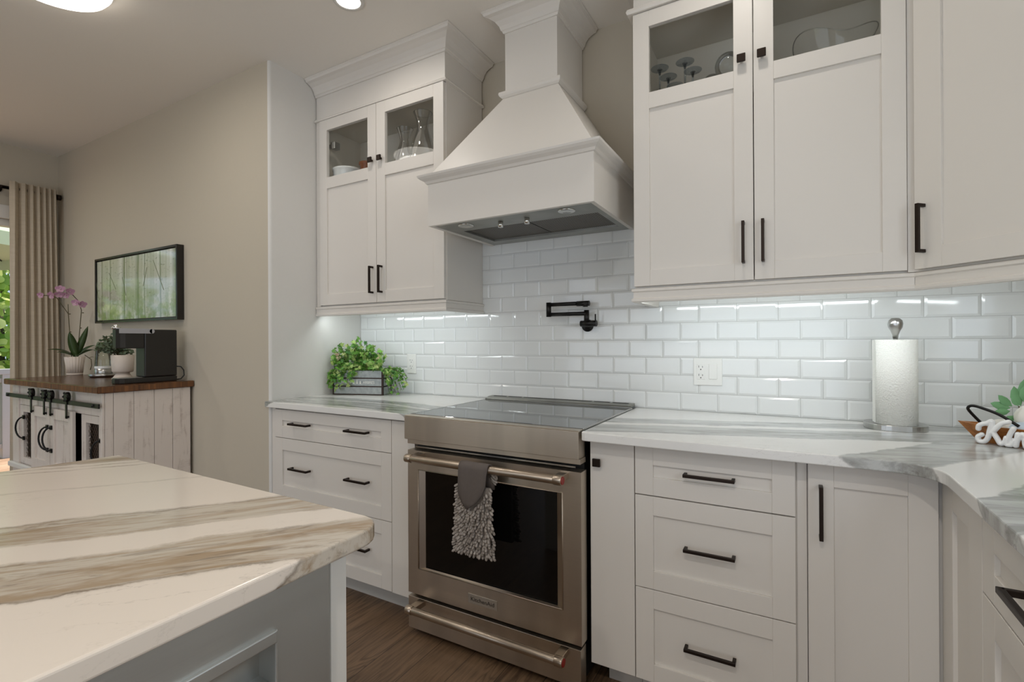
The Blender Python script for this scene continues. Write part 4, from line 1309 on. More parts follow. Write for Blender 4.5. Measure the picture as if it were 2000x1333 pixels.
for i in range(len(hp) - 1):
    p0, p1, p2, p3 = hp[max(i - 1, 0)], hp[i], hp[i + 1], hp[min(i + 2, len(hp) - 1)]
    for k in range(4):
        s_ = k / 4
        cr.append(0.5 * ((2 * p1) + (p2 - p0) * s_ + (2 * p0 - 5 * p1 + 4 * p2 - p3) * s_ ** 2 + (3 * p1 - p0 - 3 * p2 + p3) * s_ ** 3))
cr.append(hp[-1])
b.tube(cr, 0.0042, 10); obj('wire_handle', b, 'black', t)
# script word sign
t = thing('word_sign', 'white cut-out script word sign leaning at the wooden tray', 'sign', (2.51, -0.315, 0.9142))
Sd = Vector((0.86, -0.51, 0)).normalized(); Sn = Vector((Sd.y, -Sd.x, 0))
S0 = Vector((2.452, -0.318, 0.9142))
def letter(name, strokes, r=0.0066):
    b = MB()
    for pts in strokes:
        P_ = [Vector(((a - 1912) * 0.00112, (866 + (a - 1912) * 0.16 - c) * 0.0015 + 0.0012)) for a, c in pts]
        fine = []
        for i in range(len(P_) - 1):
            p0, p1, p2, p3 = P_[max(i - 1, 0)], P_[i], P_[i + 1], P_[min(i + 2, len(P_) - 1)]
            for k in range(6):
                s_ = k / 6
                fine.append(0.5 * ((2 * p1) + (p2 - p0) * s_ + (2 * p0 - 5 * p1 + 4 * p2 - p3) * s_ ** 2 + (3 * p1 - p0 - 3 * p2 + p3) * s_ ** 3))
        fine.append(P_[-1])
        o = len(b.v)
        b.tube([(q.x, 0, max(q.y, 0.0070)) for q in fine], r, 12)
        for q in (fine[0], fine[-1]):
            b.ball((q.x, 0, max(q.y, 0.0070)), r * 0.99, 8)
    b.v = [tuple(S0 + Sd * x + Sn * (y * 1.55) + Vector((0, 0, z))) for x, y, z in b.v]
    o = obj(name, b, 'signwhite', t)
    m = o.modifiers.new('fuse', 'REMESH'); m.mode = 'VOXEL'; m.voxel_size = 0.0011; m.use_smooth_shade = True
letter('letter_k', [[(1912.7, 838), (1914, 832), (1920.8, 829), (1930, 828), (1939.7, 825), (1935.6, 841.5), (1931.6, 856.4), (1923.5, 863.8), (1914, 861.8), (1912, 853.7), (1919.4, 849.6)],
                    [(1971, 828), (1957, 831), (1943.7, 843), (1936, 847)], [(1940, 844), (1949, 857.7), (1956, 869), (1964, 866), (1967, 858)]])
letter('letter_i', [[(1980, 841), (1975, 849.6), (1968, 865.8), (1969, 872), (1976, 871.5), (1983, 863)]])
letter('letter_n', [[(1988, 852), (1986, 864), (1984, 875)], [(1985, 868), (1990, 857.7), (1996, 852.5), (2001, 857), (2001, 869), (2004, 878), (2012, 878)]])
# decor in the tray
t = thing('fabric_pumpkin', 'large white fabric pumpkin with brown twine in the wooden tray', 'ornament', (2.575, -0.275, 0.93))
gc = (2.600, -0.262, 0.990)
b = MB(); b.ball(gc, 0.052, 12, 1, 1, 0.85, flute=0.035, nf=9); obj('pumpkin_body', b, 'gourd', t)
b = MB(); b.tube([(gc[0] - 0.002 + 0.054 * math.cos(R(a)) * 0.55, gc[1] - 0.054 * math.cos(R(a)) * 0.83, gc[2] + 0.047 * math.sin(R(a))) for a in range(-60, 100, 12)], 0.0014, 6); obj('twine', b, 'twine', t)
b = MB(); b.ball((2.520, -0.268, 0.955), 0.034, 12, 1.15, 1, 0.85, flute=0.03, nf=10)
tag(obj('fabric_pumpkin', b, 'gourd'), 'small white ribbed fabric pumpkin behind the script sign', 'ornament')
b = MB(); b.ball((2.560, -0.292, 0.957), 0.032, 12, 1.25, 0.9, 0.75)
tag(obj('ornamental_egg', b, 'bluegrey'), 'pale blue-grey egg lying in the wooden tray', 'ornament')
t = thing('leaf_sprig', 'sprig of soft green leaves beside the white pumpkin', 'foliage', (2.56, -0.22, 0.95))
random.seed(5)
b = MB()
EL = [(0, 0), (0.22, 0.25), (0.26, 0.5), (0.16, 0.8), (0, 1.0), (-0.16, 0.8), (-0.26, 0.5), (-0.22, 0.25)]
for p0, dr, s in (((2.552, -0.215, 1.012), (-0.85, -0.1, 0.25), 0.05), ((2.556, -0.215, 1.018), (-0.55, -0.1, 0.55), 0.048), ((2.550, -0.220, 1.004), (-0.75, -0.2, -0.12), 0.042), ((2.556, -0.228, 0.992), (-0.6, -0.2, -0.75), 0.045), ((2.575, -0.215, 1.02), (-0.25, 0, 0.95), 0.062), ((2.59, -0.21, 1.03), (-0.05, 0, 1.0), 0.075), ((2.582, -0.215, 1.03), (0.25, 0, 0.9), 0.07), ((2.57, -0.215, 1.02), (-0.45, 0, 0.7), 0.03), ((2.60, -0.21, 1.03), (0.5, -.1, 0.8), 0.07)):
    leaf(b, Vector(p0), Vector(dr), Vector((0.3, -0.9, 0.15)).normalized(), s, EL, 0.25)
obj('leaves', b, 'greenleaf', t, recalc=False)
b = MB(); b.tube([(2.59, -0.20, 0.945), (2.575, -0.212, 0.985), (2.570, -0.215, 1.02)], 0.0018, 6); obj('stalk', b, 'stem', t)

# ================================================================== GLASSWARE IN THE CABINETS
ZS = 2.1355
gob = []
def goblet(x, y, label):
    b = MB()
    b.lathe((x, y, ZS + 0.0005), [(0.030, 0.0), (0.035, 0.030), (0.034, 0.055), (0.020, 0.082), (0.006, 0.092)], 24, closed=False); r_ = b
    t = thing('goblet', label, 'glass', (x, y, ZS + 0.0005), 'upturned blue-footed goblets in the right wall cabinet')
    obj('cup', b, 'glass', t)
    b = MB(); b.cyl((x, y, ZS + 0.09), (x, y, ZS + 0.168), 0.0036, 10); b.lathe((x, y, ZS + 0.150), [(0.0036, 0.0), (0.006, 0.012), (0.010, 0.020)], 14); obj('stem', b, 'blueglass', t)
    b = MB(); b.lathe((x, y, ZS + 0.170), [(0.0, 0.0), (0.010, 0.0), (0.033, 0.0035), (0.0345, 0.005), (0.033, 0.006), (0.0, 0.006)], 28); obj('foot', b, 'blueglass', t)
goblet(1.520, -0.272, 'upturned blue-footed goblet nearest the left stile, front row, first in the right wall cabinet')
goblet(1.536, -0.190, 'upturned blue-footed goblet just behind the leftmost one, second from the cabinet side')
goblet(1.546, -0.105, 'upturned blue-footed goblet lowest in view at the back left')
goblet(1.616, -0.270, 'upturned blue-footed goblet whose foot stands highest in view, front middle')
goblet(1.632, -0.190, 'upturned blue-footed goblet behind the highest one, rightmost of the five')
b = MB(); b.lathe((1.698, -0.140, ZS + 0.0005), [(0.018, 0.0), (0.030, 0.05), (0.036, 0.10), (0.034, 0.140), (0.025, 0.155), (0.0, 0.157)], 28, closed=False)
tag(obj('glass_dish', b, 'glass'), 'upturned clear glass dish right of the goblets', 'dish')
b = MB(); b.ball((1.768, -0.235, ZS + 0.135), 0.048, 14); b.cyl((1.768, -0.235, ZS + 0.001), (1.768, -0.235, ZS + 0.09), 0.012, 14); b.lathe((1.768, -0.235, ZS + 0.0005), [(0.034, 0), (0.034, 0.005), (0.012, 0.010)], 24)
tag(obj('glass_globe', b, 'glass'), 'patterned clear glass globe on a stem behind the left glazed door', 'ornament')
b = MB()
vs, fs = [], []
NB = 48
for i, (r_, z) in enumerate(((0.045, 0.0), (0.055, 0.012), (0.085, 0.06), (0.112, 0.11), (0.125, 0.150))):
    for j in range(NB):
        a = 2 * PI * j / NB
        k = 1 + 0.10 * (i / 4) * math.cos(3 * a + 0.6)
        zz = z + 0.016 * (i / 4) ** 2 * math.cos(3 * a + 0.6)
        vs.append((2.10 + r_ * k * math.cos(a), -0.17 + r_ * k * 0.95 * math.sin(a), ZS + 0.0005 + zz))
for i in range(4):
    for j in range(NB):
        fs.append((i * NB + j, i * NB + (j + 1) % NB, (i + 1) * NB + (j + 1) % NB, (i + 1) * NB + j))
b.add(vs, fs, True); b.add(vs[:NB], [tuple(range(NB))])
b.tube(vs[4 * NB:] + [vs[4 * NB]], 0.0018, 6)
tag(obj('glass_bowl', b, 'glass', recalc=False), 'large wavy-rimmed clear glass bowl behind the second glazed door', 'bowl')
CAR = [(0.050, 0.0), (0.058, 0.02), (0.060, 0.07), (0.050, 0.12), (0.032, 0.170), (0.026, 0.195), (0.030, 0.225), (0.044, 0.262)]
def carafe(x, y, s, w, label):
    b = MB(); b.lathe((x, y, ZS + 0.0005), [(r_ * w, z * s) for r_, z in CAR], 32, closed=False)
    b.lathe((x, y, ZS + 0.0005), [(0.0, 0.0), (CAR[0][0] * w, 0.0)], 32, closed=False)
    rim = [(x + CAR[-1][0] * w * math.cos(a), y + CAR[-1][0] * w * math.sin(a), ZS + 0.0005 + CAR[-1][1] * s) for a in [2 * PI * i / 28 for i in range(29)]]
    b.tube(rim, 0.0014, 6)
    tag(obj('glass_carafe', b, 'glass'), label, 'carafe')
carafe(0.125, -0.205, 1.0, 1.0, 'smaller clear glass carafe on the left, behind the right glazed door of the left cabinet')
carafe(0.268, -0.225, 1.18, 1.12, 'larger clear glass carafe nearest the hood in the left wall cabinet')
b = MB(); b.lathe((-0.305, -0.215, ZS + 0.0005), [(0.05, 0), (0.072, 0.02), (0.086, 0.06), (0.088, 0.090), (0.092, 0.094), (0.093, 0.104), (0.084, 0.104), (0.078, 0.06), (0.06, 0.02), (0.0, 0.015)], 32)
tag(obj('white_bowl', b, 'whiteceramic'), 'white ceramic bowl behind the left glazed door of the left cabinet', 'bowl')
b = MB(); b.lathe((-0.155, -0.215, ZS + 0.0005), [(0.025, 0), (0.035, 0.05), (0.038, 0.105), (0.045, 0.112), (0.045, 0.122), (0.0, 0.124)], 24)
tag(obj('brown_jar', b, 'terracotta'), 'small brown lidded jar beside the white bowl', 'jar')

# ================================================================== CEILING LIGHTS
def pot_light(x, y, label, grp='recessed ceiling lights'):
    t = thing('recessed_light', label, 'ceiling light', (x, y, CEIL - 0.006), grp)
    b = MB(); b.lathe((x, y, CEIL - 0.006), [(0.052, 0.0), (0.066, 0.0), (0.068, 0.0055), (0.052, 0.0055), (0.052, 0.0)], 32, closed=False); obj('trim_ring', b, 'trim', t)
    b = MB(); b.lathe((x, y, CEIL - 0.004), [(0.0, 0.0), (0.052, 0.0), (0.052, 0.003), (0.0, 0.003)], 32); obj('lens', b, 'lampglow', t)
names = ['glowing recessed ceiling light above the left drawers, at the top edge', 'recessed ceiling light out of frame in front of the right wall cabinet', 'recessed ceiling light out of frame over the aisle behind the camera', 'added recessed fill light out of frame near the rear opening', 'added recessed fill light out of frame over the dining area', 'added recessed fill light out of frame near the patio door']
for (x, y), nm in zip(POTS, names):
    pot_light(x, y, nm)
t = thing('flush_mount_light', 'large round glowing flush-mount ceiling light at the top left', 'ceiling light', (-0.63, -1.47, CEIL - 0.06))
b = MB(); b.lathe((-0.63, -1.47, CEIL - 0.058), [(0.0, 0.0), (0.15, 0.002), (0.19, 0.014), (0.205, 0.034), (0.205, 0.045)], 48); obj('diffuser', b, 'diffuser', t)
b = MB(); b.lathe((-0.63, -1.47, CEIL - 0.014), [(0.208, 0.0), (0.212, 0.0135), (0.0, 0.0135)], 48, closed=False); obj('base_ring', b, 'trim', t)

# ================================================================== SIDEBOARD
KX0, KX1, KY0, KY1 = -2.47, -1.19, -1.075, -0.648
t = thing('sideboard', 'whitewashed barn-door sideboard with dark wooden top against the beige wall', 'sideboard', (-1.83, -0.86, 0))
b = MB(); b.box(-2.535, -1.175, -1.112, -0.634, 0.961, 0.998); top = obj('wooden_top', b, 'walnut', t, 0.004)
b = MB(); b.box(-2.534, -1.176, -1.1125, -1.1122, 0.965, 0.994); b.box(-1.1752, -1.1746, -1.108, -0.638, 0.965, 0.994); obj('rough_edge', b, 'walnut_edge', top)
b = MB()
ys = [KY0, -1.036, -0.942, -0.842, -0.746, KY1]
for i in range(5):
    b.box(KX1 - 0.02, KX1, ys[i] + 0.001, ys[i + 1] - 0.001, 0.0, 0.960)
obj('plank_side', b, 'whitewash', t, 0.0012)
b = MB()
for i in range(5):
    b.box(KX0, KX0 + 0.02, ys[i] + 0.001, ys[i + 1] - 0.001, 0.0, 0.960)
obj('plank_side', b, 'whitewash', t, 0.0012)
b = MB(); b.box(KX0 + 0.021, KX1 - 0.021, KY1 - 0.012, KY1, 0.03, 0.958); b.box(KX0 + 0.021, KX1 - 0.021, KY0 + 0.05, KY1 - 0.013, 0.415, 0.43); b.box(-2.10, -2.085, KY0 + 0.05, KY1 - 0.013, 0.43, 0.955); b.box(-1.50, -1.485, KY0 + 0.05, KY1 - 0.013, 0.43, 0.955); obj('inner_panels', b, 'backdark', t)
fk = BACK(KY0)
b = MB(fk)
b.box(KX0, KX0 + 0.10, 0.0005, 0.012, 0.0, 0.960)
b.box(KX1 - 0.032, KX1, 0.0005, 0.012, 0.0, 0.960)
b.box(KX0 + 0.10, KX1 - 0.03, -0.02, 0.004, 0.835, 0.960)
b.box(KX0 + 0.10, KX1 - 0.03, -0.02, 0.004, 0.36, 0.43)
obj('face_frame', b, 'whitewash', t, 0.0015)
b = MB(fk); b.box(KX0 - 0.015, KX1 + 0.015, 0.012, 0.034, 0.430, 0.462); obj('ledge_rail', b, 'trim', t, 0.006)
def mesh_door(u0, u1, parent):
    b = MB(fk)
    b.box(u0, u0 + 0.055, -0.018, 0.004, 0.44, 0.833); b.box(u1 - 0.03, u1, -0.018, 0.004, 0.44, 0.833)
    b.box(u0 + 0.055, u1 - 0.03, -0.018, 0.004, 0.44, 0.50); b.box(u0 + 0.055, u1 - 0.03, -0.018, 0.004, 0.79, 0.833)
    d = obj('mesh_door', b, 'whitewash', parent, 0.0012)
    m = MB(fk)
    m.box(u0 + 0.055, u1 - 0.03, -0.034, -0.030, 0.50, 0.79)
    obj('mesh_backing', m, 'backdark', d)
    m = MB(fk)
    w = u1 - u0 - 0.085
    k = 12
    for i in range(-k, k + 1):
        for sgn in (1, -1):
            a0 = u0 + 0.055 + w * i / k * 2
            p = []
            for q in range(0, 31):
                u = a0 + sgn * q / 30 * w * 1.6
                z = 0.50 + q / 30 * 0.29
                if u0 + 0.055 <= u <= u1 - 0.03:
                    p.append(m.P(u, -0.010, z))
            if len(p) > 2:
                m.tube([p[0], p[-1]], 0.0011, 4)
    obj('wire_mesh', m, 'mesh', d)
    return d
def cup_handle(u, z, d, parent, l=0.135, side=-1):
    b = MB(fk)
    pts = [b.P(u + side * 0.006 * 0 , d + 0.004, z + l / 2)]
    for i in range(13):
        a = PI * i / 12
        pts.append(b.P(u + side * 0.034 * math.sin(a), d + 0.006 + 0.026 * math.sin(a), z + l / 2 * math.cos(a)))
    b.tube(pts[1:], 0.0048, 8)
    for zz in (z + l / 2, z - l / 2):
        b.box(u - 0.011, u + 0.011, d, d + 0.008, zz - 0.012, zz + 0.012)
    obj('bow_handle', b, 'black', parent)
dl = mesh_door(KX0 + 0.10, -2.075, t); cup_handle(-2.300, 0.690, 0.004, dl)
dr_ = mesh_door(-1.462, -1.220, t); cup_handle(-1.222, 0.640, 0.004, dr_)
b = MB(fk); b.box(-2.495, -1.165, 0.030, 0.038, 0.884, 0.908)
for u in (-2.46, -1.23):
    b.cyl(b.P(u, 0.0, 0.896), b.P(u, 0.046, 0.896), 0.008, 10)
obj('barn_rail', b, 'black', t)
def barn_door(u0, u1, handle_u, parent):
    b = MB(fk)
    d0, d1 = 0.014, 0.030
    b.box(u0, u0 + 0.055, d0, d1, 0.465, 0.845); b.box(u1 - 0.055, u1, d0, d1, 0.465, 0.845)
    b.box(u0 + 0.055, u1 - 0.055, d0, d1, 0.785, 0.845); b.box(u0 + 0.055, u1 - 0.055, d0, d1, 0.465, 0.53)
    for i in range(3):
        w = (u1 - u0 - 0.11) / 3
        b.box(u0 + 0.055 + w * i + 0.0006, u0 + 0.055 + w * (i + 1) - 0.0006, d0, d1 - 0.009, 0.53, 0.785)
    d = obj('barn_door', b, 'whitewash', parent, 0.0012)
    for u in (u0 + 0.040, u1 - 0.045):
        s = MB(fk)
        s.box(u - 0.010, u + 0.010, 0.038, 0.043, 0.805, 0.945)
        s.box(u - 0.010, u + 0.010, 0.030, 0.043, 0.81, 0.82)
        s.cyl(s.P(u, 0.028, 0.928), s.P(u, 0.046, 0.928), 0.026, 16)
        for k in range(6):
            a = 2 * PI * k / 6
            s.ball(s.P(u + 0.024 * math.cos(a), 0.045, 0.928 + 0.024 * math.sin(a)), 0.0065, 5)
        obj('roller_strap', s, 'black', d, 0.001)
    cup_handle(handle_u, 0.668, d1, d)
    return d
barn_door(-2.100, -1.817, -1.840, t)
barn_door(-1.811, -1.505, -1.785, t)

# coffee machine
t = thing('coffee_machine', 'slim black single-serve coffee machine on the right end of the sideboard', 'coffee machine', (-1.305, -0.83, 0.9985))
x0, x1 = -1.358, -1.252
b = MB()
b.box(x0, x1, -0.862, -0.690, 1.030, 1.305); obj('tank_body', b, 'blackplastic', t, 0.006)
nose = [(x1, -0.955), (x1 - 0.012, -0.975), (x1 - 0.035, -0.987), (x0 + 0.035, -0.987), (x0 + 0.012, -0.975), (x0, -0.955)]
b = MB(); b.prism([(x0, -0.863), (x1, -0.863)] + nose, 1.196, 1.305); obj('brew_head', b, 'blackplastic', t, 0.004)
b = MB(); b.prism([(x0, -0.690), (x1, -0.690)] + [(x, y - 0.005) for x, y in nose], 0.9985, 1.029); obj('drip_base', b, 'blackplastic', t, 0.004)
b = MB(); b.box(x0 + 0.01, x1 - 0.01, -0.985, -0.87, 1.0292, 1.0312); obj('drip_grate', b, 'satin', t)
b = MB(); b.box(x1 + 0.0003, x1 + 0.004, -0.985, -0.825, 1.281, 1.307); b.cyl((x1 + 0.0003, -0.825, 1.294), (x1 + 0.004, -0.825, 1.294), 0.013, 20); b.box(x0, x1, -0.985, -0.84, 1.3055, 1.309); obj('lever_arm', b, 'greyplastic', t)
b = MB(); b.cyl((-1.312, -0.975, 1.306), (-1.312, -0.975, 1.318), 0.022, 20); b.cyl((-1.312, -0.975, 1.318), (-1.312, -0.975, 1.330), 0.012, 16); obj('lever_cap', b, 'chrome', t)
b = MB(); b.tube([(-1.262, -0.689, 1.085), (-1.255, -0.668, 1.082), (-1.250, -0.655, 1.06), (-1.252, -0.652, 1.03), (-1.262, -0.665, 1.008), (-1.28, -0.69, 1.004)], 0.0035, 8); obj('power_cord', b, 'blackplastic', t)

# small plant in footed pot
pc = (-1.742, -0.770, 0.9985)
t = thing('footed_pot', 'white footed ceramic pot beside the coffee machine', 'pot', pc)
b = MB(); b.lathe(pc, [(0.058, 0), (0.056, 0.004), (0.040, 0.026), (0.034, 0.040)], 36); obj('foot', b, 'potwhite', t)
b = MB(); b.lathe(pc, [(0.034, 0.040), (0.052, 0.044), (0.056, 0.052), (0.0615, 0.152), (0.058, 0.153), (0.055, 0.148), (0.054, 0.12)], 48); obj('bowl', b, 'potwhite', t)
b = MB(); b.lathe(pc, [(0.0, 0.142), (0.0535, 0.142)], 30, closed=False); obj('soil', b, 'soil', t)
t = thing('leafy_houseplant', 'bushy grey-green houseplant in the white footed pot', 'plant', (pc[0], pc[1], 1.141))
random.seed(11)
st, lf = MB(), MB()
RL = [(0, 0), (0.3, 0.2), (0.4, 0.55), (0.25, 0.9), (0, 1), (-0.25, 0.9), (-0.4, 0.55), (-0.3, 0.2)]
pe = Vector((0.3746, 0.927, 0)); pf = Vector((0.927, -0.3746, 0))
P0 = Vector((pc[0], pc[1], 1.141))
for i in range(40):
    u = random.uniform(-0.135, 0.045)
    hgt = random.uniform(0.01, 0.145) * (1 - abs(u + 0.055) * 5.5) + random.uniform(-0.01, 0.02)
    e = P0 + pe * u + pf * random.uniform(-0.05, 0.05) + Vector((0, 0, hgt))
    a_ = P0 + pe * (u * 0.2)
    st.tube([a_, (a_ + e) / 2 + Vector((0, 0, 0.025)), e], 0.0012, 5)
    for k in range(8):
        q = 0.4 + 0.6 * k / 7
        pp = a_ + (e - a_) * q + Vector((0, 0, 0.05 * q * (1 - q)))
        leaf(lf, pp, rnd() + Vector((0.1, -0.2, 0.2)), (rnd(0.7) + Vector((0.7, -0.4, 0.5))).normalized(), random.uniform(0.015, 0.023), RL, 0.2)
obj('stems', st, 'stem', t); obj('leaves', lf, 'greyleaf', t, recalc=False)['kind'] = 'stuff'

# carafe on a round tray
cc = (-2.085, -0.742, 0.9985)
b = MB(); b.lathe(cc, [(0.0, 0), (0.070, 0.0), (0.080, 0.008), (0.081, 0.020), (0.077, 0.022), (0.045, 0.018), (0.0, 0.018)], 48)
tag(obj('round_tray', b, 'satin'), 'low round silver tray on the sideboard between the pots', 'tray')
t = thing('water_carafe', 'glass carafe with steel base band and green lid on the silver tray', 'carafe', (cc[0], cc[1], 1.0170))
b = MB(); b.lathe((cc[0], cc[1], 1.0170), [(0.046, 0), (0.049, 0.004), (0.049, 0.040)], 32); obj('steel_band', b, 'satin', t)
b = MB(); b.lathe((cc[0], cc[1], 1.0570), [(0.048, 0.0), (0.047, 0.022), (0.046, 0.05), (0.041, 0.135)], 32); obj('glass_body', b, 'greenglass', t)
b = MB(); b.lathe((cc[0], cc[1], 1.0572), [(0.0495, 0.0), (0.0490, 0.016)], 32, closed=False); obj('white_collar', b, 'whiteceramic', t)
b = MB(); b.lathe((cc[0], cc[1], 1.1922), [(0.042, 0.0), (0.040, 0.018), (0.032, 0.036), (0.018, 0.042)], 32); obj('lid', b, 'orchidleaf', t)
b = MB(); b.tube([(cc[0] + 0.018, cc[1] + 0.046, 1.188), (cc[0] + 0.022, cc[1] + 0.056, 1.14), (cc[0] + 0.020, cc[1] + 0.056, 1.05)], 0.004, 8); obj('handle', b, 'blackplastic', t)

# orchid
oc = (-2.530, -0.745, 0.9985)
t = thing('fluted_pot', 'white fluted orchid pot at the left end of the sideboard', 'pot', oc)
b = MB(); b.lathe(oc, [(0.0455, 0), (0.0460, 0.014)], 64); obj('foot_ring', b, 'potwhite', t)
b = MB(); b.lathe(oc, [(0.0455, 0.014), (0.050, 0.07), (0.0585, 0.132), (0.056, 0.133), (0.050, 0.11)], 144, flute=0.022, nf=20); obj('fluted_body', b, 'potwhite', t)
b = MB(); b.lathe(oc, [(0.0, 0.118), (0.051, 0.118)], 30, closed=False); obj('soil', b, 'soil', t)
t = thing('orchid', 'pink and white orchid with two arching stems in the fluted pot', 'plant', (oc[0], oc[1], 1.118))
oe = Vector((0.321, 0.947, 0)); of = Vector((0.947, -0.321, 0))
def OQ(px, py, f=0.0):
    return Vector(oc) + oe * ((px - 146.5) * 0.002766) + of * f + Vector((0, 0, (733 - py) * 0.0037))
def strap_leaf(mb, tip, p0, w, arch, nrm):
    p0, tip = Vector(p0), Vector(tip)
    dr = (tip - p0)
    sd = dr.normalized().cross(Vector(nrm)).normalized()
    nn = sd.cross(dr.normalized())
    n_ = 11
    vs, fs = [], []
    for i in range(n_):
        q = i / (n_ - 1)
        c = p0 + dr * q + Vector((0, 0, arch * 4 * q * (1 - q)))
        ww = w * math.sin(PI * min(0.14 + q * 0.86, 0.998)) ** 0.75
        vs += [c - sd * ww + nn * (0.25 * ww), c, c + sd * ww + nn * (0.25 * ww), c - nn * 0.002]
    for i in range(n_ - 1):
        o = i * 4
        fs += [(o, o + 1, o + 5, o + 4), (o + 1, o + 2, o + 6, o + 5), (o + 2, o + 3, o + 7, o + 6), (o + 3, o, o + 4, o + 7)]
    mb.add(vs, fs, True)
lf = MB()
O1 = OQ(149, 697)
strap_leaf(lf, OQ(136, 649, 0.02), O1, 0.026, 0.004, of)
strap_leaf(lf, OQ(173, 637, 0.0), O1, 0.021, 0.0, of)
strap_leaf(lf, OQ(95, 683, 0.04), O1, 0.018, 0.018, Vector((0.35, -0.1, 1)))
strap_leaf(lf, OQ(112, 688, -0.03), O1, 0.016, 0.008, Vector((0.45, -0.1, 1)))
strap_leaf(lf, OQ(186, 675, 0.02), O1, 0.017, 0.012, Vector((0.5, -0.1, 1)))
strap_leaf(lf, OQ(184, 684, -0.02), O1, 0.016, 0.010, Vector((0.55, -0.1, 1)))
obj('strap_leaves', lf, 'orchidleaf', t)
s = MB()
s.tube([OQ(*q) for q in ((141, 700), (138, 675), (136.7, 647), (134.5, 614), (123.5, 599), (113, 584), (103, 580), (93, 580), (86, 580))], 0.0026, 7)
s.tube([OQ(*q) for q in ((134.5, 614), (134.3, 604), (134, 595))], 0.0022, 6)
s.tube([OQ(*q) for q in ((151, 700), (155.7, 655), (160, 606), (154, 588), (142.5, 576), (129, 573), (120, 575))], 0.0028, 7)
for q in ((138.5, 649), (137, 614), (158.5, 641), (163, 611)):
    s.ball(OQ(*q, 0.002), 0.0050, 6, 1.0, 1.3, 0.7)
s.tube([OQ(*q, 0.01) for q in ((166, 694), (173, 699), (179, 703), (180, 715), (177, 724))], 0.0026, 7)
s.tube([OQ(*q, 0.01) for q in ((175, 700), (181, 698), (184, 699))], 0.0018, 6)
obj('flower_stems', s, 'stem', t)
random.seed(4)
def blossom(c, s_, face):
    fl = MB()
    face = Vector(face).normalized()
    e1 = face.cross(Vector((0, 0, 1))).normalized(); e2 = e1.cross(face)
    for k in range(5):
        a = 2 * PI * k / 5 + PI / 2
        dr = e1 * math.cos(a) + e2 * math.sin(a) + face * 0.3
        leaf(fl, Vector(c), dr, (face + rnd(0.15)).normalized(), s_ * (1.15 if k in (1, 4) else 1.0), [(0, 0), (0.35, 0.25), (0.48, 0.6), (0.3, 0.95), (0, 1.05), (-0.3, 0.95), (-0.48, 0.6), (-0.35, 0.25)], -0.15)
    fl.ball(Vector(c) + face * 0.004, 0.0045, 6)
    obj('blossom', fl, 'pink', t, recalc=False)
for (px_, py_), s_, f_ in (((84, 580), 0.022, (0.5, -0.9, -0.1)), ((104, 579), 0.027, (0.3, -0.9, -0.2)), ((120, 567), 0.027, (0.8, -0.6, 0.2)), ((137, 571), 0.027, (0.9, 0.2, 0.1)), ((130, 578), 0.024, (0.7, -0.7, -0.4)), ((117, 577), 0.024, (0.8, -0.3, -0.3)), ((150, 592), 0.026, (0.6, -0.8, 0.1)), ((161, 595), 0.026, (0.9, 0.1, 0.0))):
    blossom(OQ(px_, py_, 0.012), s_, f_)

# ================================================================== PICTURE
t = thing('framed_picture', 'wide framed birch forest picture on the beige wall above the sideboard', 'picture', (-1.845, -0.65, 1.37))
ax0, ax1, az0, az1 = -2.405, -1.290, 1.370, 1.832
b = MB()
for (x0, x1, z0, z1) in ((ax0, ax0 + 0.014, az0, az1), (ax1 - 0.014, ax1, az0, az1), (ax0 + 0.014, ax1 - 0.014, az0, az0 + 0.014), (ax0 + 0.014, ax1 - 0.014, az1 - 0.014, az1)):
    b.box(x0, x1, -0.672, WY - 0.0008, z0, z1)
obj('black_frame', b, plain('black_satin_frame', srgb(32, 28, 25), 0.15, mottled=0.02), t, 0.001)
b = MB(); b.box(ax0 + 0.020, ax1 - 0.020, -0.664, -0.640, az0 + 0.020, az1 - 0.020); obj('canvas_print', b, 'print', t)
b, b2 = MB(), MB()
random.seed(9)
def trunk(mb, x, w, lean=0.0, z0=None, z1=None, yy=-0.6646):
    z0 = z0 if z0 is not None else az0 + 0.022
    z1 = z1 if z1 is not None else az1 - 0.022
    xa, xb = x, x + lean
    mb.add([(xa - w / 2, yy, z0), (xa + w / 2, yy, z0), (xb + w / 2 * 0.85, yy, z1), (xb - w / 2 * 0.85, yy, z1), (xa - w / 2, -0.664, z0), (xa + w / 2, -0.664, z0), (xb + w / 2 * .85, -0.664, z1), (xb - w / 2 * .85, -0.664, z1)], [(0, 1, 2, 3), (4, 7, 6, 5), (0, 4, 5, 1), (1, 5, 6, 2), (2, 6, 7, 3), (3, 7, 4, 0)])
for x, l, z0, z1 in ((-2.10, -0.10, 1.60, 1.72), (-1.955, -0.05, 1.55, 1.68), (-1.46, -0.13, 1.56, 1.76), (-1.72, 0.05, 1.60, 1.72), (-2.37, -0.03, 1.55, 1.70)):
    trunk(b2, x, 0.006, l, z0, z1, -0.665)
obj('printed_branches', b2, 'printshade', t)

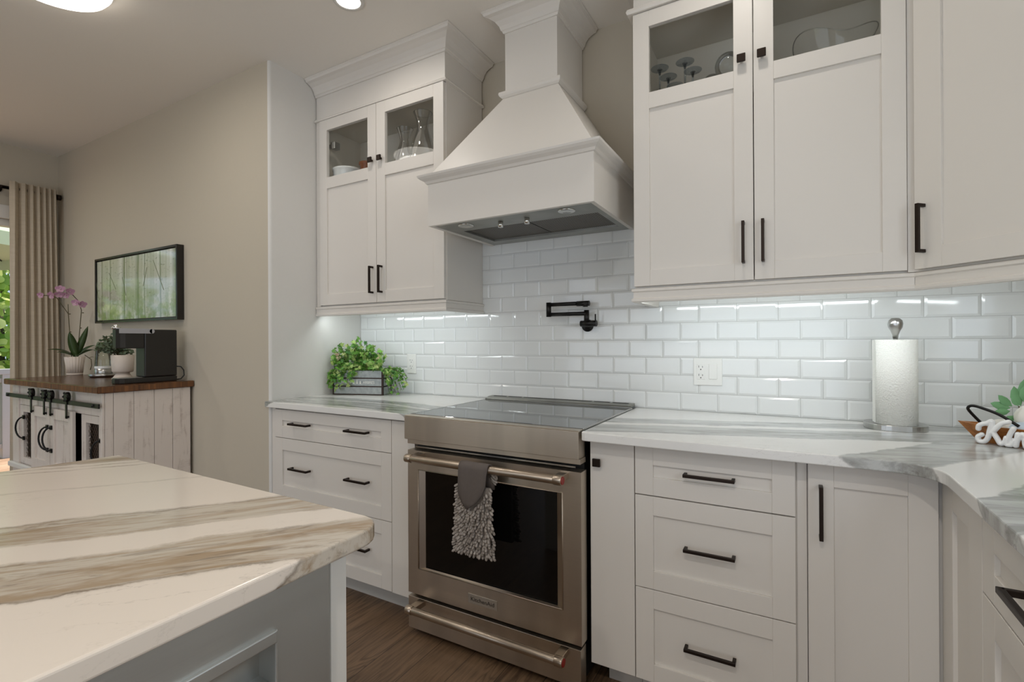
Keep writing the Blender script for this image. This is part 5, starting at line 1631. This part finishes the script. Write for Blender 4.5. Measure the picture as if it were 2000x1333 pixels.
# ================================================================== CURTAIN
t = thing('curtain', 'taupe linen curtain panel hanging in folds beside the patio door', 'curtain', (-3.09, -0.80, 0.02))
b = MB()
vs, fs = [], []
NU, NV = 120, 16
for j in range(NV + 1):
    q = j / NV
    z = 2.435 - q * 2.415
    ya, yb_ = -0.945 - 0.012 * q, -0.672 + 0.030 * q
    for i in range(NU + 1):
        s_ = i / NU
        ph = (s_ ** 1.45) * 2 * PI * 7.0 + 0.45 * math.sin(2.2 * q + s_ * 5)
        y = ya + (yb_ - ya) * s_ + 0.006 * math.sin(2 * ph)
        x = -3.056 + (0.027 + 0.008 * q * math.sin(3 * s_ * PI)) * math.sin(ph)
        vs.append((x, y, z))
for j in range(NV):
    for i in range(NU):
        o = j * (NU + 1) + i
        fs.append((o, o + 1, o + NU + 2, o + NU + 1))
b.add(vs, fs, True)
co = obj('fabric_panel', b, 'curtain', t, recalc=False)
sm = co.modifiers.new('cloth', 'SOLIDIFY'); sm.thickness = 0.003
b = MB()
for i in range(7):
    yy = -0.925 + i * 0.04
    ring = [(-3.088 + 0.024 * math.cos(a), yy, 2.388 + 0.024 * math.sin(a)) for a in [2 * PI * k / 16 for k in range(17)]]
    b.tube(ring, 0.003, 6)
obj('grommets', b, 'bronze', t)
t = thing('curtain_rod', 'dark bronze curtain rod with end cap above the patio door', 'curtain rod', (-3.088, -1.9, 2.38))
b = MB(); b.cyl((-3.088, -3.15, 2.388), (-3.088, -0.655, 2.388), 0.0125, 14); obj('rod', b, 'bronze', t)
b = MB(); b.cyl((-3.088, -0.668, 2.388), (-3.088, -0.640, 2.388), 0.022, 16); obj('end_cap', b, 'bronze', t)
b = MB(); b.cyl((FW + 0.001, -0.985, 2.388), (-3.075, -0.985, 2.388), 0.008, 10); b.lathe((FW + 0.0005, -0.985, 2.388), [(0.03, 0), (0.03, 0.008)], 20, Vector((1, 0, 0))); obj('bracket', b, 'bronze', t)

# ================================================================== OUTDOORS
b = MB()
for i in range(28):
    x = -3.32 - i * 0.142
    b.box(x - 0.138, x, -6, 1.6, -0.13, -0.10)
b.box(-7.3, -3.32, -6, 1.6, -0.3, -0.131)
tag(obj('wooden_deck', b, 'deck'), 'sunlit wooden deck outside the patio door', 'deck')
t = thing('deck_railing', 'grey-blue deck railing beyond the patio door', 'railing', (-6.0, -1.5, -0.10))
b = MB(); b.box(-6.07, -5.93, -6, 1.6, 0.875, 0.935); obj('top_rail', b, 'deckrail', t, 0.004)
b = MB(); b.box(-6.03, -5.97, -6, 1.6, 0.78, 0.83); b.box(-6.03, -5.97, -6, 1.6, 0.02, 0.07); obj('sub_rails', b, 'deckrail', t)
for y in (-5.0, -3.4, -1.8, -0.195, 1.4):
    b = MB(); b.box(-6.05, -5.95, y - 0.05, y + 0.05, -0.10, 0.876); obj('post', b, 'deckrail', t, 0.003)
for i in range(46):
    y = -5.85 + i * 0.155
    if min(abs(y - q) for q in (-5.0, -3.4, -1.8, -0.195, 1.4)) > 0.07:
        b = MB(); b.box(-6.012, -5.988, y - 0.012, y + 0.012, 0.06, 0.79); obj('baluster', b, 'deckrail', t)
b = MB(); b.box(-40, -7.4, -30, 30, -2.2, -2.02)
o = obj('lawn', b, plain('lawn_green', srgb(120, 150, 70), 0.9, mottled=0.2)); tag(o, 'green lawn below the deck outside', 'lawn')
t = thing('patio_umbrella', 'pale green patio umbrella over the deck railing outside', 'umbrella', (-5.2, -1.1, -0.1))
b = MB()
uc = Vector((-5.2, -1.15, 2.72))
k = 8
rim = [uc + Vector((1.35 * math.cos(2 * PI * i / k), 1.35 * math.sin(2 * PI * i / k), -0.50)) for i in range(k)]
low = [q + Vector((0, 0, -0.12)) for q in rim]
b.add([uc] + rim + low, [(0, 1 + i, 1 + (i + 1) % k) for i in range(k)] + [(1 + i, 1 + k + i, 1 + k + (i + 1) % k, 1 + (i + 1) % k) for i in range(k)])
cn = obj('canopy', b, 'canopy', t, recalc=False); cn.modifiers.new('cloth', 'SOLIDIFY').thickness = 0.004
b = MB(); b.cyl((-5.2, -1.15, -0.10), (-5.2, -1.15, 2.76), 0.022, 12); obj('pole', b, 'black', t)
b = MB()
for q in rim:
    b.tube([uc + Vector((0, 0, -0.02)), q + Vector((0, 0, -0.012))], 0.006, 6)
obj('ribs', b, 'black', t)

random.seed(15)
def tree(x, y, base, h, r, nleaf, label):
    t = thing('leafy_tree', label, 'tree', (x, y, base), 'trees beyond the deck')
    b = MB(); b.tube([(x, y, base), (x + 0.1, y, base + h * 0.35), (x, y + 0.1, base + h * 0.75)], 0.16, 9, rr=[0.2, 0.15, 0.06]); obj('trunk', b, 'bark', t)
    b = MB()
    for i in range(nleaf):
        while True:
            q = rnd()
            if 0.25 < q.length < 1:
                break
        c = Vector((x, y, base + h * 0.58)) + Vector((q.x * r, q.y * r, q.z * h * 0.46))
        leaf(b, c, rnd() + Vector((0, 0, -0.4)), (rnd(0.8) + Vector((0.7, -0.1, 0.6))).normalized(), random.uniform(0.10, 0.19), RL, 0.15)
    obj('foliage', b, 'tree', t, recalc=False)['kind'] = 'stuff'
tree(-9.4, 0.5, -2.0, 6.2, 1.45, 5200, 'bushy sunlit green tree straight beyond the deck post')
tree(-9.8, 3.7, -2.0, 6.6, 1.5, 2400, 'bushy sunlit green tree hidden behind the curtain')
tree(-9.6, -2.7, -2.0, 6.0, 1.5, 5000, 'bushy sunlit green tree left of the photo edge, mirrored in the picture')
tree(-9.5, -5.9, -2.0, 5.6, 1.45, 2600, 'bushy sunlit green tree furthest left outside the photo')
